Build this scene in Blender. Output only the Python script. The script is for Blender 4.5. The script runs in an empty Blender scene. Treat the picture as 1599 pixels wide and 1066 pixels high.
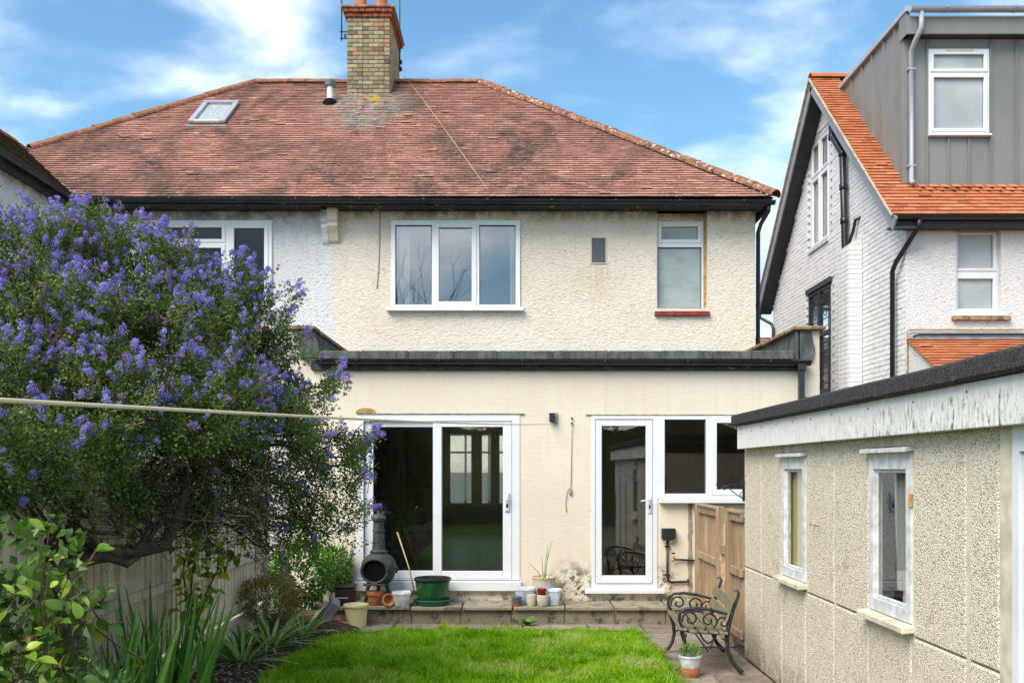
import bpy, math, random
import numpy as np
from mathutils import Vector, Matrix, Quaternion, noise as mnoise

# ------------------------------------------------------------------ camera, sky, sun, exposure
sc = bpy.context.scene
COL = sc.collection
random.seed(7); rng = np.random.default_rng(7)
R = math.radians
F, CX, HY, CZ = 1450.0, 800.0, 732.0, 1.82      # focal length (photo px), vanishing point, eye height
cam_d = bpy.data.cameras.new('camera')
cam = bpy.data.objects.new('camera', cam_d); COL.objects.link(cam)
cam.location = (0, 0, CZ); cam.rotation_euler = (R(90), 0, 0)
cam_d.sensor_width = 36; cam_d.lens = F / 1599 * 36
cam_d.shift_y = (HY - 533) / 1599
cam_d.clip_start = 0.05; cam_d.clip_end = 2000
sc.camera = cam

SUN = Vector((-0.45, -0.52, 0.74)).normalized()
world = bpy.data.worlds.new('World'); sc.world = world; world.use_nodes = True
wt = world.node_tree; wt.nodes.clear()
def WN(t, **k):
    n = wt.nodes.new(t)
    for a, b in k.items(): setattr(n, a, b)
    return n
def WL(a, b): wt.links.new(a, b)
sky = WN('ShaderNodeTexSky', sky_type='NISHITA', sun_disc=False)
sky.sun_elevation = math.asin(SUN.z); sky.sun_rotation = math.atan2(SUN.x, SUN.y)
sky.air_density = 1.0; sky.dust_density = 0.6; sky.ozone_density = 1.6
hs = WN('ShaderNodeHueSaturation'); hs.inputs['Hue'].default_value = 0.488; hs.inputs['Saturation'].default_value = 1.16; hs.inputs['Value'].default_value = 0.74
WL(sky.outputs[0], hs.inputs['Color'])
tc = WN('ShaderNodeTexCoord')
sep = WN('ShaderNodeSeparateXYZ'); WL(tc.outputs['Generated'], sep.inputs[0])
def wmath(op, a, b=None, c=None):
    m = WN('ShaderNodeMath', operation=op)
    for i, v in enumerate((a, b, c)):
        if v is None: continue
        if isinstance(v, (int, float)): m.inputs[i].default_value = v
        else: WL(v, m.inputs[i])
    return m.outputs[0]
zz = wmath('ADD', wmath('MAXIMUM', sep.outputs[2], 0.0), 0.42)
comb = WN('ShaderNodeCombineXYZ')
WL(wmath('DIVIDE', sep.outputs[0], zz), comb.inputs[0]); WL(wmath('DIVIDE', sep.outputs[1], zz), comb.inputs[1])
mp = WN('ShaderNodeMapping'); WL(comb.outputs[0], mp.inputs[0])
mp.inputs['Location'].default_value = (-15.888, 2.758, 0); mp.inputs['Rotation'].default_value = (0, 0, R(50)); mp.inputs['Scale'].default_value = (1.5, 2.4, 1)
n1 = WN('ShaderNodeTexNoise'); WL(mp.outputs[0], n1.inputs['Vector'])
n1.inputs['Scale'].default_value = 2.3; n1.inputs['Detail'].default_value = 7; n1.inputs['Roughness'].default_value = 0.52; n1.inputs['Distortion'].default_value = 0.25
n2 = WN('ShaderNodeTexNoise'); WL(mp.outputs[0], n2.inputs['Vector'])
n2.inputs['Scale'].default_value = 0.55; n2.inputs['Detail'].default_value = 2
cov = wmath('ADD', wmath('MULTIPLY', n1.outputs[0], 0.78), wmath('MULTIPLY', n2.outputs[0], 0.50))
mr = WN('ShaderNodeMapRange', interpolation_type='SMOOTHSTEP'); WL(cov, mr.inputs[0])
mr.inputs[1].default_value = 0.575; mr.inputs[2].default_value = 1.06; mr.inputs[3].default_value = 0.0; mr.inputs[4].default_value = 0.8
mix = WN('ShaderNodeMix', data_type='RGBA'); WL(mr.outputs[0], mix.inputs[0]); WL(hs.outputs[0], mix.inputs[6])
mix.inputs[7].default_value = (12.2, 11.6, 11.0, 1)
bg = WN('ShaderNodeBackground'); WL(mix.outputs[2], bg.inputs[0]); bg.inputs[1].default_value = 0.10
wo = WN('ShaderNodeOutputWorld'); WL(bg.outputs[0], wo.inputs[0])

sun_d = bpy.data.lights.new('sun', 'SUN'); sun_d.energy = 1.5; sun_d.angle = R(40); sun_d.color = (1.0, 0.93, 0.82)
sun_o = bpy.data.objects.new('sun', sun_d); COL.objects.link(sun_o)
sun_o.rotation_euler = (-SUN).to_track_quat('-Z', 'Y').to_euler()
sun_o.location = SUN * 30
vs = sc.view_settings; vs.view_transform = 'Standard'; vs.look = 'None'; vs.gamma = 1; vs.exposure = 1.66; vs.use_curve_mapping = False
sc.cycles.max_bounces = 8; sc.cycles.transparent_max_bounces = 12; sc.cycles.use_denoising = True
sc.cycles.sample_clamp_indirect = 6

# ------------------------------------------------------------------ helpers
def at(px, py, Y):
    return Vector(((px - CX) * Y / F, Y, CZ + (HY - py) * Y / F))
INV = {}
def thing(name, label, cat, loc=(0, 0, 0), rotz=0.0, group=None, kind=None):
    o = bpy.data.objects.new(name, None); COL.objects.link(o)
    o.location = loc; o.rotation_euler = (0, 0, rotz)
    o.empty_display_size = 0.1
    tag(o, label, cat, group, kind)
    INV[o.name] = (Matrix.Translation(Vector(loc)) @ Matrix.Rotation(rotz, 4, 'Z')).inverted()
    return o
def tag(o, label=None, cat=None, group=None, kind=None):
    if label: o['label'] = label
    if cat: o['category'] = cat
    if group: o['group'] = group
    if kind: o['kind'] = kind
    return o
def put(name, me, parent=None, local=False, M=None):
    o = bpy.data.objects.new(name, me); COL.objects.link(o)
    if parent is not None:
        o.parent = parent
        if not local and parent.name in INV: o.matrix_parent_inverse = INV[parent.name]
    if M is not None: o.matrix_basis = M
    return o
class MB:
    def __init__(s, M=None): s.v = []; s.f = []; s.r = []; s.M = M; s.rnd = 0.5
    def add(s, vs, fs):
        b = len(s.v)
        for p in vs:
            p = Vector(p)
            s.v.append(s.M @ p if s.M else p); s.r.append(s.rnd)
        for f in fs: s.f.append([b + i for i in f])
        return s
    def obox(s, c, u, v, w, b=0.0):
        """box with centre c and half vectors u, v, w; b = chamfer"""
        c, u, v, w = Vector(c), Vector(u), Vector(v), Vector(w)
        L = [u.length, v.length, w.length]
        if b <= 0 or min(L) < b * 1.05:
            vs = [c + u * i + v * j + w * k for i in (-1, 1) for j in (-1, 1) for k in (-1, 1)]
            return s.add(vs, [(0, 1, 3, 2), (4, 6, 7, 5), (0, 4, 5, 1), (2, 3, 7, 6), (0, 2, 6, 4), (1, 5, 7, 3)])
        A = [u, v, w]; T = [1 - b / l for l in L]
        vs = []; idx = {}
        for i in (-1, 1):
            for j in (-1, 1):
                for k in (-1, 1):
                    for ax in range(3):
                        sg = [i, j, k]; p = c.copy()
                        for q in range(3): p += A[q] * sg[q] * (1 if q == ax else T[q])
                        idx[(i, j, k, ax)] = len(vs); vs.append(p)
        fs = []
        det = u.cross(v).dot(w) > 0
        def face(l, nrm):
            a, b_, c_ = (vs[l[0]], vs[l[1]], vs[l[2]])
            n = (b_ - a).cross(c_ - b_)
            fs.append(l if n.dot(nrm) > 0 else l[::-1])
        for ax in range(3):
            o1, o2 = [(1, 2), (2, 0), (0, 1)][ax]
            for sg in (-1, 1):
                l = []
                for a, b2 in ((-1, -1), (1, -1), (1, 1), (-1, 1)):
                    k = [0, 0, 0]; k[ax] = sg; k[o1] = a; k[o2] = b2
                    l.append(idx[(k[0], k[1], k[2], ax)])
                face(l, A[ax] * sg)
        for ax in range(3):
            o1, o2 = [(1, 2), (2, 0), (0, 1)][ax]
            for a in (-1, 1):
                for b2 in (-1, 1):
                    k0 = [0, 0, 0]; k0[o1] = a; k0[o2] = b2; k1 = list(k0); k0[ax] = -1; k1[ax] = 1
                    face([idx[(*k0, o1)], idx[(*k1, o1)], idx[(*k1, o2)], idx[(*k0, o2)]], A[o1] * a / L[o1] + A[o2] * b2 / L[o2])
        for i in (-1, 1):
            for j in (-1, 1):
                for k in (-1, 1):
                    face([idx[(i, j, k, 0)], idx[(i, j, k, 1)], idx[(i, j, k, 2)]], u * i / L[0] + v * j / L[1] + w * k / L[2])
        return s.add(vs, fs)
    def box(s, x0, x1, y0, y1, z0, z1, b=0.0):
        return s.obox(((x0 + x1) / 2, (y0 + y1) / 2, (z0 + z1) / 2), ((x1 - x0) / 2, 0, 0), (0, (y1 - y0) / 2, 0), (0, 0, (z1 - z0) / 2), b)
    def beam(s, p, q, w, h, up=(0, 0, 1), b=0.0):
        p, q = Vector(p), Vector(q); d = (q - p); up = Vector(up)
        side = d.cross(up).normalized(); upp = side.cross(d).normalized()
        return s.obox((p + q) / 2, d / 2, side * w / 2, upp * h / 2, b)
    def ring(s, x0, x1, z0, z1, wd, y0, y1, b=0.004):
        """rectangular frame of four butted bars in the XZ plane"""
        s.box(x0, x0 + wd, y0, y1, z0, z1, b); s.box(x1 - wd, x1, y0, y1, z0, z1, b)
        s.box(x0 + wd, x1 - wd, y0 + .0015, y1, z0, z0 + wd, b); s.box(x0 + wd, x1 - wd, y0 + .0015, y1, z1 - wd, z1, b)
        return s
    def plate(s, x0, x1, z0, z1, holes, y0, y1):
        xs = sorted({x0, x1, *[min(max(h[i], x0), x1) for h in holes for i in (0, 1)]})
        zs = sorted({z0, z1, *[min(max(h[i], z0), z1) for h in holes for i in (2, 3)]})
        nx, nz = len(xs) - 1, len(zs) - 1
        def sol(i, k):
            if i < 0 or k < 0 or i >= nx or k >= nz: return False
            cx, cz = (xs[i] + xs[i + 1]) / 2, (zs[k] + zs[k + 1]) / 2
            return not any(h[0] < cx < h[1] and h[2] < cz < h[3] for h in holes)
        for i in range(nx):
            for k in range(nz):
                if not sol(i, k): continue
                a, b, c, d = xs[i], xs[i + 1], zs[k], zs[k + 1]
                s.add([(a, y0, c), (b, y0, c), (b, y0, d), (a, y0, d)], [(0, 1, 2, 3)])
                s.add([(a, y1, c), (b, y1, c), (b, y1, d), (a, y1, d)], [(3, 2, 1, 0)])
                if not sol(i - 1, k): s.add([(a, y0, c), (a, y0, d), (a, y1, d), (a, y1, c)], [(0, 1, 2, 3)])
                if not sol(i + 1, k): s.add([(b, y0, c), (b, y1, c), (b, y1, d), (b, y0, d)], [(0, 1, 2, 3)])
                if not sol(i, k - 1): s.add([(a, y0, c), (a, y1, c), (b, y1, c), (b, y0, c)], [(0, 1, 2, 3)])
                if not sol(i, k + 1): s.add([(a, y0, d), (b, y0, d), (b, y1, d), (a, y1, d)], [(0, 1, 2, 3)])
        return s
    def tube(s, pts, r, n=8, cap=True, closed=False):
        pts = [Vector(p) for p in pts]; m = len(pts)
        rs = r if isinstance(r, (list, tuple)) else [r] * m
        vs = []; prev = None
        for i, p in enumerate(pts):
            a = pts[i - 1] if i else p; b = pts[i + 1] if i < m - 1 else p
            d = (b - a)
            if d.length < 1e-9: d = Vector((0, 0, 1))
            d.normalize()
            if prev is None:
                u = d.orthogonal().normalized()
            else:
                u = prev - d * prev.dot(d)
                u = u.normalized() if u.length > 1e-6 else d.orthogonal().normalized()
            prev = u; w = d.cross(u)
            for k in range(n):
                t = 2 * math.pi * k / n
                vs.append(p + (u * math.cos(t) + w * math.sin(t)) * rs[i])
        fs = []
        for i in range(m - 1):
            for k in range(n):
                k2 = (k + 1) % n
                fs.append((i * n + k, i * n + k2, (i + 1) * n + k2, (i + 1) * n + k))
        if cap:
            fs.append(tuple(range(n))[::-1]); fs.append(tuple(range((m - 1) * n, m * n)))
        return s.add(vs, fs)
    def lathe(s, prof, c=(0, 0, 0), n=24, M=None):
        """prof = [(radius, z)] turned about z at c"""
        c = Vector(c); vs = []; m = len(prof)
        for r, z in prof:
            for k in range(n):
                t = 2 * math.pi * k / n
                p = Vector((max(r, 1e-4) * math.cos(t), max(r, 1e-4) * math.sin(t), z))
                vs.append((M @ p if M else p) + c)
        fs = []
        for i in range(m - 1):
            for k in range(n):
                k2 = (k + 1) % n
                fs.append((i * n + k, i * n + k2, (i + 1) * n + k2, (i + 1) * n + k))
        return s.add(vs, fs)
    def prism(s, poly, d):
        """poly = list of 3D points, extruded by d"""
        n = len(poly); d = Vector(d); poly = [Vector(p) for p in poly]
        vs = poly + [p + d for p in poly]
        fs = [tuple(range(n))[::-1], tuple(range(n, 2 * n))] + [(i, (i + 1) % n, n + (i + 1) % n, n + i) for i in range(n)]
        return s.add(vs, fs)
    def mesh(s, name, mat, smooth=False):
        me = bpy.data.meshes.new(name)
        me.from_pydata([tuple(v) for v in s.v], [], s.f)
        at_ = me.attributes.new('rnd', 'FLOAT', 'POINT'); at_.data.foreach_set('value', s.r)
        if mat: me.materials.append(mat)
        if smooth: me.polygons.foreach_set('use_smooth', [True] * len(me.polygons))
        return me
    def build(s, name, mat, parent=None, smooth=False, local=False):
        o = put(name, s.mesh(name, mat, smooth), parent, local)
        if smooth == 'auto': pass
        return o
def np_mesh(name, V, Fc, mat, rnd=None, smooth=False):
    V = np.asarray(V, dtype=np.float32).reshape(-1, 3); Fc = np.asarray(Fc, dtype=np.int32)
    me = bpy.data.meshes.new(name); k = Fc.shape[1]; m = len(Fc)
    me.vertices.add(len(V)); me.vertices.foreach_set('co', V.ravel())
    me.loops.add(m * k); me.loops.foreach_set('vertex_index', Fc.ravel())
    me.polygons.add(m); me.polygons.foreach_set('loop_start', np.arange(0, m * k, k, dtype=np.int32))
    try: me.polygons.foreach_set('loop_total', np.full(m, k, dtype=np.int32))
    except Exception: pass
    me.polygons.foreach_set('use_smooth', np.full(m, bool(smooth)))
    if rnd is not None:
        a = me.attributes.new('rnd', 'FLOAT', 'POINT'); a.data.foreach_set('value', np.asarray(rnd, dtype=np.float32))
    me.materials.append(mat); me.update(calc_edges=True)
    return me
def autosmooth(o, deg=35):
    me = o.data
    me.polygons.foreach_set('use_smooth', [True] * len(me.polygons))
    try: me.set_sharp_from_angle(angle=R(deg))
    except Exception: pass
    return o
SIDE = lambda X0: Matrix(((0, 1, 0, X0), (-1, 0, 0, 0), (0, 0, 1, 0), (0, 0, 0, 1)))   # local wall frame -> wall facing -X (local x = -world Y)

# ------------------------------------------------------------------ materials
class Mat:
    def __init__(s, name, rough=0.7, spec=0.3):
        s.m = bpy.data.materials.new(name); s.m.use_nodes = True; s.t = s.m.node_tree
        s.b = s.t.nodes['Principled BSDF']; s.out = s.t.nodes['Material Output']
        s.b.inputs['Roughness'].default_value = rough; s.b.inputs['Specular IOR Level'].default_value = spec
        s._g = None
    def N(s, t, **k):
        n = s.t.nodes.new(t)
        for a, b in k.items(): setattr(n, a, b)
        return n
    def L(s, a, b): s.t.links.new(a, b)
    def pos(s):
        if s._g is None: s._g = s.N('ShaderNodeNewGeometry').outputs['Position']
        return s._g
    def mapped(s, scale=(1, 1, 1), loc=(0, 0, 0), rot=(0, 0, 0), src=None):
        m = s.N('ShaderNodeMapping'); s.L(src if src is not None else s.pos(), m.inputs[0])
        m.inputs['Scale'].default_value = scale; m.inputs['Location'].default_value = loc; m.inputs['Rotation'].default_value = rot
        return m.outputs[0]
    def noise(s, scale, detail=4, rough=0.55, stretch=None, dist=0.0, loc=(0, 0, 0)):
        n = s.N('ShaderNodeTexNoise'); n.inputs['Scale'].default_value = scale; n.inputs['Detail'].default_value = detail
        n.inputs['Roughness'].default_value = rough; n.inputs['Distortion'].default_value = dist
        s.L(s.mapped(stretch or (1, 1, 1), loc), n.inputs['Vector'])
        return n.outputs[0]
    def voro(s, scale, stretch=None, feature='F1', out='Distance', rnd=1.0):
        n = s.N('ShaderNodeTexVoronoi', feature=feature); n.inputs['Scale'].default_value = scale
        n.inputs['Randomness'].default_value = rnd
        s.L(s.mapped(stretch or (1, 1, 1)), n.inputs['Vector'])
        return n.outputs[out]
    def rnd(s): return s.N('ShaderNodeAttribute', attribute_name='rnd').outputs['Fac']
    def ramp(s, fac, stops, interp='LINEAR'):
        r = s.N('ShaderNodeValToRGB'); r.color_ramp.interpolation = interp
        e = r.color_ramp.elements
        while len(e) < len(stops): e.new(0.5)
        for i, (p, c) in enumerate(stops):
            e[i].position = p; e[i].color = (*c, 1) if len(c) == 3 else c
        s.L(fac, r.inputs[0]); return r.outputs[0]
    def rng(s, v, a, b, c=0.0, d=1.0, smooth=True):
        n = s.N('ShaderNodeMapRange'); n.interpolation_type = 'SMOOTHSTEP' if smooth else 'LINEAR'
        s.L(v, n.inputs[0])
        for i, q in enumerate((a, b, c, d)): n.inputs[i + 1].default_value = q
        return n.outputs[0]
    def math(s, op, a, b=None):
        m = s.N('ShaderNodeMath', operation=op)
        for i, v in enumerate((a, b)):
            if v is None: continue
            if isinstance(v, (int, float)): m.inputs[i].default_value = v
            else: s.L(v, m.inputs[i])
        return m.outputs[0]
    def mix(s, fac, a, b, mode='MIX'):
        m = s.N('ShaderNodeMix', data_type='RGBA', blend_type=mode)
        if isinstance(fac, (int, float)): m.inputs[0].default_value = fac
        else: s.L(fac, m.inputs[0])
        for i, v in ((6, a), (7, b)):
            if isinstance(v, tuple): m.inputs[i].default_value = (*v, 1)
            else: s.L(v, m.inputs[i])
        return m.outputs[2]
    def xyz(s, i):
        n = s.N('ShaderNodeSeparateXYZ'); s.L(s.pos(), n.inputs[0]); return n.outputs[i]
    def col(s, c):
        if isinstance(c, tuple): s.b.inputs['Base Color'].default_value = (*c, 1)
        else: s.L(c, s.b.inputs['Base Color'])
        return s
    def bump(s, h, strength=0.5, dist=0.01, prev=None):
        b = s.N('ShaderNodeBump'); b.inputs['Strength'].default_value = strength; b.inputs['Distance'].default_value = dist
        s.L(h, b.inputs['Height'])
        if prev is not None: s.L(prev, b.inputs['Normal'])
        s.L(b.outputs[0], s.b.inputs['Normal']); return b.outputs[0]
    def near(s, c, r0, r1):
        """1 within r0 of point c, 0 beyond r1"""
        n = s.N('ShaderNodeVectorMath', operation='DISTANCE'); s.L(s.pos(), n.inputs[0]); n.inputs[1].default_value = c
        return s.rng(n.outputs['Value'], r0, r1, 1.0, 0.0)
    def translucent(s, color, amt):
        t = s.N('ShaderNodeBsdfTranslucent')
        if isinstance(color, tuple): t.inputs[0].default_value = (*color, 1)
        else: s.L(color, t.inputs[0])
        m = s.N('ShaderNodeMixShader'); m.inputs[0].default_value = amt
        s.L(s.b.outputs[0], m.inputs[1]); s.L(t.outputs[0], m.inputs[2]); s.L(m.outputs[0], s.out.inputs[0])

def plain(name, c, rough=0.5, spec=0.4, var=0.12, vs=8.0, bump=0.0, bs=60.0, metal=0.0):
    m = Mat(name, rough, spec)
    n = m.noise(vs, 4)
    m.col(m.mix(m.rng(n, 0.3, 0.7), tuple(x * (1 - var) for x in c), tuple(min(1, x * (1 + var)) for x in c)))
    if bump: m.bump(m.noise(bs, 3), bump, 0.004)
    m.b.inputs['Metallic'].default_value = metal
    return m.m

def render_mat(name, c0, c1, rough_cast=True, extra=None):
    m = Mat(name, 0.9, 0.15)
    big = m.noise(0.9, 5, 0.6)
    c = m.mix(m.rng(big, 0.35, 0.7), c0, c1)
    if rough_cast:
        a = m.noise(27, 3, 0.62, (0.75, 1, 1.6)); b = m.noise(70, 2, 0.5, (0.75, 1, 1.6))
        h = m.math('ADD', m.math('MULTIPLY', a, 0.6), m.math('MULTIPLY', b, 0.4))
        c = m.mix(m.rng(h, 0.46, 0.33, 0.0, 0.75), c, tuple(x * 0.5 for x in c0))  # small shadows in the roughcast hollows put into the colour
        if extra: c = extra(m, c)
        m.col(c); m.bump(h, 0.9, 0.06)
    else:
        a = m.noise(14, 4, 0.6, (0.55, 1, 2.2)); b = m.noise(3.0, 3)
        h = m.math('ADD', m.math('MULTIPLY', a, 0.4), m.math('MULTIPLY', b, 0.6))
        if extra: c = extra(m, c)
        m.col(c); m.bump(h, 0.38, 0.02)
    return m.m
def upper_extra(m, c):
    z = m.xyz(2)
    # algae and soot that has settled below the eaves; rain runs
    n = m.noise(5, 5, 0.65, (1.2, 1, 0.7)); st = m.noise(9, 4, 0.6, (2.2, 1, 0.18))
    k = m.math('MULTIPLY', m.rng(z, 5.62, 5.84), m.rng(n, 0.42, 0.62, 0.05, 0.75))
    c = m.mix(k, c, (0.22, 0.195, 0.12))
    c = m.mix(m.math('MULTIPLY', m.rng(st, 0.55, 0.75), 0.12), c, (0.48, 0.41, 0.31))
    k2 = m.math('MULTIPLY', m.near((1.35, 14.5, 4.75), 0.1, 0.55), m.rng(st, 0.35, 0.6, 0.08, 0.28))
    c = m.mix(k2, c, (0.60, 0.40, 0.20))
    # hairline cracks
    w = m.N('ShaderNodeTexVoronoi', feature='DISTANCE_TO_EDGE'); w.inputs['Scale'].default_value = 0.8
    mm = m.N('ShaderNodeMix', data_type='RGBA'); mm.inputs[0].default_value = 0.22
    nz = m.N('ShaderNodeTexNoise'); nz.inputs['Scale'].default_value = 3.5; m.L(m.pos(), nz.inputs['Vector'])
    m.L(m.pos(), mm.inputs[6]); m.L(nz.outputs['Color'], mm.inputs[7]); m.L(mm.outputs[2], w.inputs['Vector'])
    kc = m.math('MULTIPLY', m.rng(w.outputs['Distance'], 0.0, 0.005, 0.28, 0.0), m.near((2.6, 14.5, 3.9), 0.6, 1.5))
    return m.mix(kc, c, (0.2, 0.17, 0.13))
def ext_extra(m, c):
    z = m.xyz(2); x = m.xyz(0)
    n = m.noise(11, 6, 0.75, (1, 1, 1)); n2 = m.noise(2.2, 4, 0.6); st = m.noise(7, 4, 0.6, (2.6, 1, 0.15))
    c = m.mix(m.math('MULTIPLY', m.rng(st, 0.5, 0.75), 0.22), c, (0.55, 0.43, 0.28))
    c = m.mix(m.math('MULTIPLY', m.rng(z, 3.06, 2.90, 0.35, 0.0), 1.0), c, (0.45, 0.37, 0.26))
    # black mould low down at two damp places and along the foot of the wall
    damp = m.math('MAXIMUM', m.near((0.78, 11.5, 0.38), 0.05, 0.42), m.near((1.86, 11.5, 0.42), 0.03, 0.30))
    damp = m.math('MAXIMUM', damp, m.rng(z, 0.36, 0.20, 0.0, 0.85))
    k = m.math('MULTIPLY', damp, m.rng(n, 0.45, 0.58))
    c = m.mix(k, c, (0.045, 0.04, 0.03))
    k = m.math('MULTIPLY', m.rng(z, 1.0, 0.3), m.rng(n2, 0.45, 0.7, 0.0, 0.5))
    c = m.mix(k, c, (0.42, 0.35, 0.22))
    # small nicks in the paint
    v = m.voro(5.5); k = m.math('MULTIPLY', m.rng(v, 0.045, 0.02), m.rng(m.noise(1.1, 1), 0.52, 0.6))
    return m.mix(k, c, (0.22, 0.17, 0.12))
M = {}
M['cream_rough'] = render_mat('cream roughcast', (0.84, 0.735, 0.605), (0.90, 0.80, 0.675), True, upper_extra)
M['cream_smooth'] = render_mat('cream smooth render', (0.71, 0.615, 0.49), (0.76, 0.665, 0.54), False, ext_extra)
def grey_extra(m, c):
    z = m.xyz(2); n = m.noise(5, 5, 0.65)
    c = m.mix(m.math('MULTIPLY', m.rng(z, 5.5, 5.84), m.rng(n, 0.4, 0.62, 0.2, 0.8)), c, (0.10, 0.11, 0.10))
    st = m.noise(6, 4, 0.6, (2.6, 2.6, 0.15))
    return m.mix(m.math('MULTIPLY', m.rng(st, 0.5, 0.75), 0.25), c, (0.4, 0.41, 0.42))
M['white_rough'] = render_mat('white roughcast', (0.76, 0.755, 0.76), (0.82, 0.815, 0.81), True, grey_extra)
M['white_rough2'] = render_mat('white roughcast rear', (0.80, 0.775, 0.755), (0.85, 0.825, 0.81), True)
M['pvc'] = plain('white plastic', (0.74, 0.745, 0.75), 0.32, 0.45, 0.04, 3)
M['black'] = plain('black plastic', (0.016, 0.017, 0.018), 0.32, 0.5, 0.3, 6)
def fascia_mat():
    m = Mat('black painted timber', 0.6, 0.35)
    n = m.noise(7, 5, 0.7, (1.0, 1, 3.0)); z = m.xyz(2)
    c = m.mix(m.rng(n, 0.4, 0.7), (0.014, 0.015, 0.015), (0.05, 0.055, 0.05))
    c = m.mix(m.rng(m.noise(4.5, 5, 0.7, (0.8, 1, 5)), 0.64, 0.67), c, (0.55, 0.46, 0.36))   # flaked paint
    m.col(c); m.bump(n, 0.3, 0.004); return m.m
M['fascia'] = fascia_mat()
M['gutter_grey'] = plain('grey plastic gutter', (0.36, 0.36, 0.40), 0.35, 0.45, 0.06, 5)
def glass_mat(name, ior=1.75, tint=(0.90, 0.93, 0.91)):
    m = Mat(name); t = m.t
    fr = m.N('ShaderNodeFresnel'); bf = m.N('ShaderNodeNewGeometry').outputs['Backfacing']
    m.L(m.rng(bf, 0.0, 1.0, ior, 1.0 / ior, False), fr.inputs[0])      # both faces of the pane reflect alike
    g = m.N('ShaderNodeBsdfGlossy'); g.inputs['Roughness'].default_value = 0.0; g.inputs['Color'].default_value = (1, 1, 1, 1)
    nz = m.noise(0.9, 2); bp = m.N('ShaderNodeBump'); bp.inputs['Strength'].default_value = 0.05; bp.inputs['Distance'].default_value = 0.02
    m.L(nz, bp.inputs['Height']); m.L(bp.outputs[0], g.inputs['Normal'])
    tr = m.N('ShaderNodeBsdfTransparent'); tr.inputs[0].default_value = (*tint, 1)
    mx = m.N('ShaderNodeMixShader'); m.L(fr.outputs[0], mx.inputs[0]); m.L(tr.outputs[0], mx.inputs[1]); m.L(g.outputs[0], mx.inputs[2])
    m.L(mx.outputs[0], m.out.inputs[0]); return m.m
M['glass'] = glass_mat('window glass', 1.8, (0.95, 0.96, 0.94))
M['glass_thin'] = glass_mat('thin old glass', 1.28, (0.93, 0.94, 0.92))
M['glass_up'] = glass_mat('coated window glass', 2.0, (0.92, 0.93, 0.92))
def frosted():
    m = Mat('frosted glass', 0.28, 0.5)
    n = m.noise(2.2, 3, 0.5, (1, 1, 2.0)); c = m.mix(m.rng(n, 0.35, 0.65), (0.25, 0.30, 0.285), (0.34, 0.385, 0.365))
    m.col(c); m.bump(m.noise(120, 2), 0.25, 0.002); return m.m
M['frosted'] = frosted()
def frosted_light():
    m = Mat('pale frosted glass', 0.25, 0.5); n = m.noise(1.6, 3, 0.5, (1, 1, 1.6)); m.col(m.mix(m.rng(n, 0.35, 0.65), (0.34, 0.36, 0.36), (0.44, 0.46, 0.455))); m.bump(m.noise(120, 2), 0.2, 0.002); return m.m
M['frosted_light'] = frosted_light()
def tile_old():
    m = Mat('weathered clay tile', 0.85, 0.2)
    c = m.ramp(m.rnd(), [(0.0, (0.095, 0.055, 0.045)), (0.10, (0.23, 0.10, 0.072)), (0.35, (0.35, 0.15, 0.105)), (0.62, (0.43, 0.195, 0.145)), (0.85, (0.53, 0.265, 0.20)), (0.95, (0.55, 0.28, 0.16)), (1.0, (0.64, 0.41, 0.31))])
    g = m.noise(26, 5, 0.7); c = m.mix(m.rng(g, 0.35, 0.7), c, m.mix(0.28, c, (0.62, 0.38, 0.29)))
    big = m.noise(0.75, 6, 0.72, (1.0, 0.55, 0.55), 0.8); fine = m.noise(7, 5, 0.7)
    k = m.math('MULTIPLY', m.rng(big, 0.43, 0.62), m.rng(fine, 0.30, 0.60, 0.30, 0.95))
    c = m.mix(k, c, (0.085, 0.066, 0.056))
    c = m.mix(m.rng(m.noise(1.9, 5, 0.65, (1, .5, .5), 0.5, (9, 4, 2)), 0.45, 0.65, 0.0, 0.55), c, (0.22, 0.115, 0.085))
    # grey lichen on the rows below the chimney, with a run down the slope and some yellow
    w = m.math('MULTIPLY', m.math('MAXIMUM', m.near((-2.75, 17.6, 8.7), 0.35, 1.25), m.near((-2.75, 16.9, 8.15), 0.1, 0.9)), m.rng(fine, 0.38, 0.60, 0.05, 0.75))
    c = m.mix(w, c, (0.42, 0.42, 0.36))
    yl = m.math('MULTIPLY', m.near((-2.7, 17.75, 8.83), 0.15, 0.50), m.rng(m.noise(6, 3), 0.53, 0.58))
    c = m.mix(yl, c, (0.62, 0.40, 0.03))
    sp = m.math('MULTIPLY', m.rng(m.noise(13, 3, 0.6), 0.66, 0.70), 0.7)
    c = m.mix(sp, c, (0.52, 0.50, 0.42))
    m.col(c); m.bump(m.noise(60, 4), 0.4, 0.004); return m.m
M['tile_old'] = tile_old()
def hip_old(name, lich):
    m = Mat(name, 0.9, 0.15)
    n = m.noise(16, 5, 0.7); c = m.mix(m.rng(n, 0.35, 0.65), (0.20, 0.085, 0.05), (0.38, 0.17, 0.095))
    c = m.mix(m.math('MULTIPLY', m.rng(m.noise(9, 6, 0.75), 0.48, 0.60), lich), c, (0.075, 0.068, 0.048))
    c = m.mix(m.math('MULTIPLY', m.rng(m.noise(14, 3, 0.6, loc=(3, 1, 5)), 0.60, 0.64), lich), c, (0.55, 0.53, 0.45))
    m.col(c); m.bump(n, 0.6, 0.012); return m.m
M['hip_old'] = hip_old('weathered hip tile', 0.9); M['hip_new'] = hip_old('brown ridge tile', 0.25)
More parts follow.
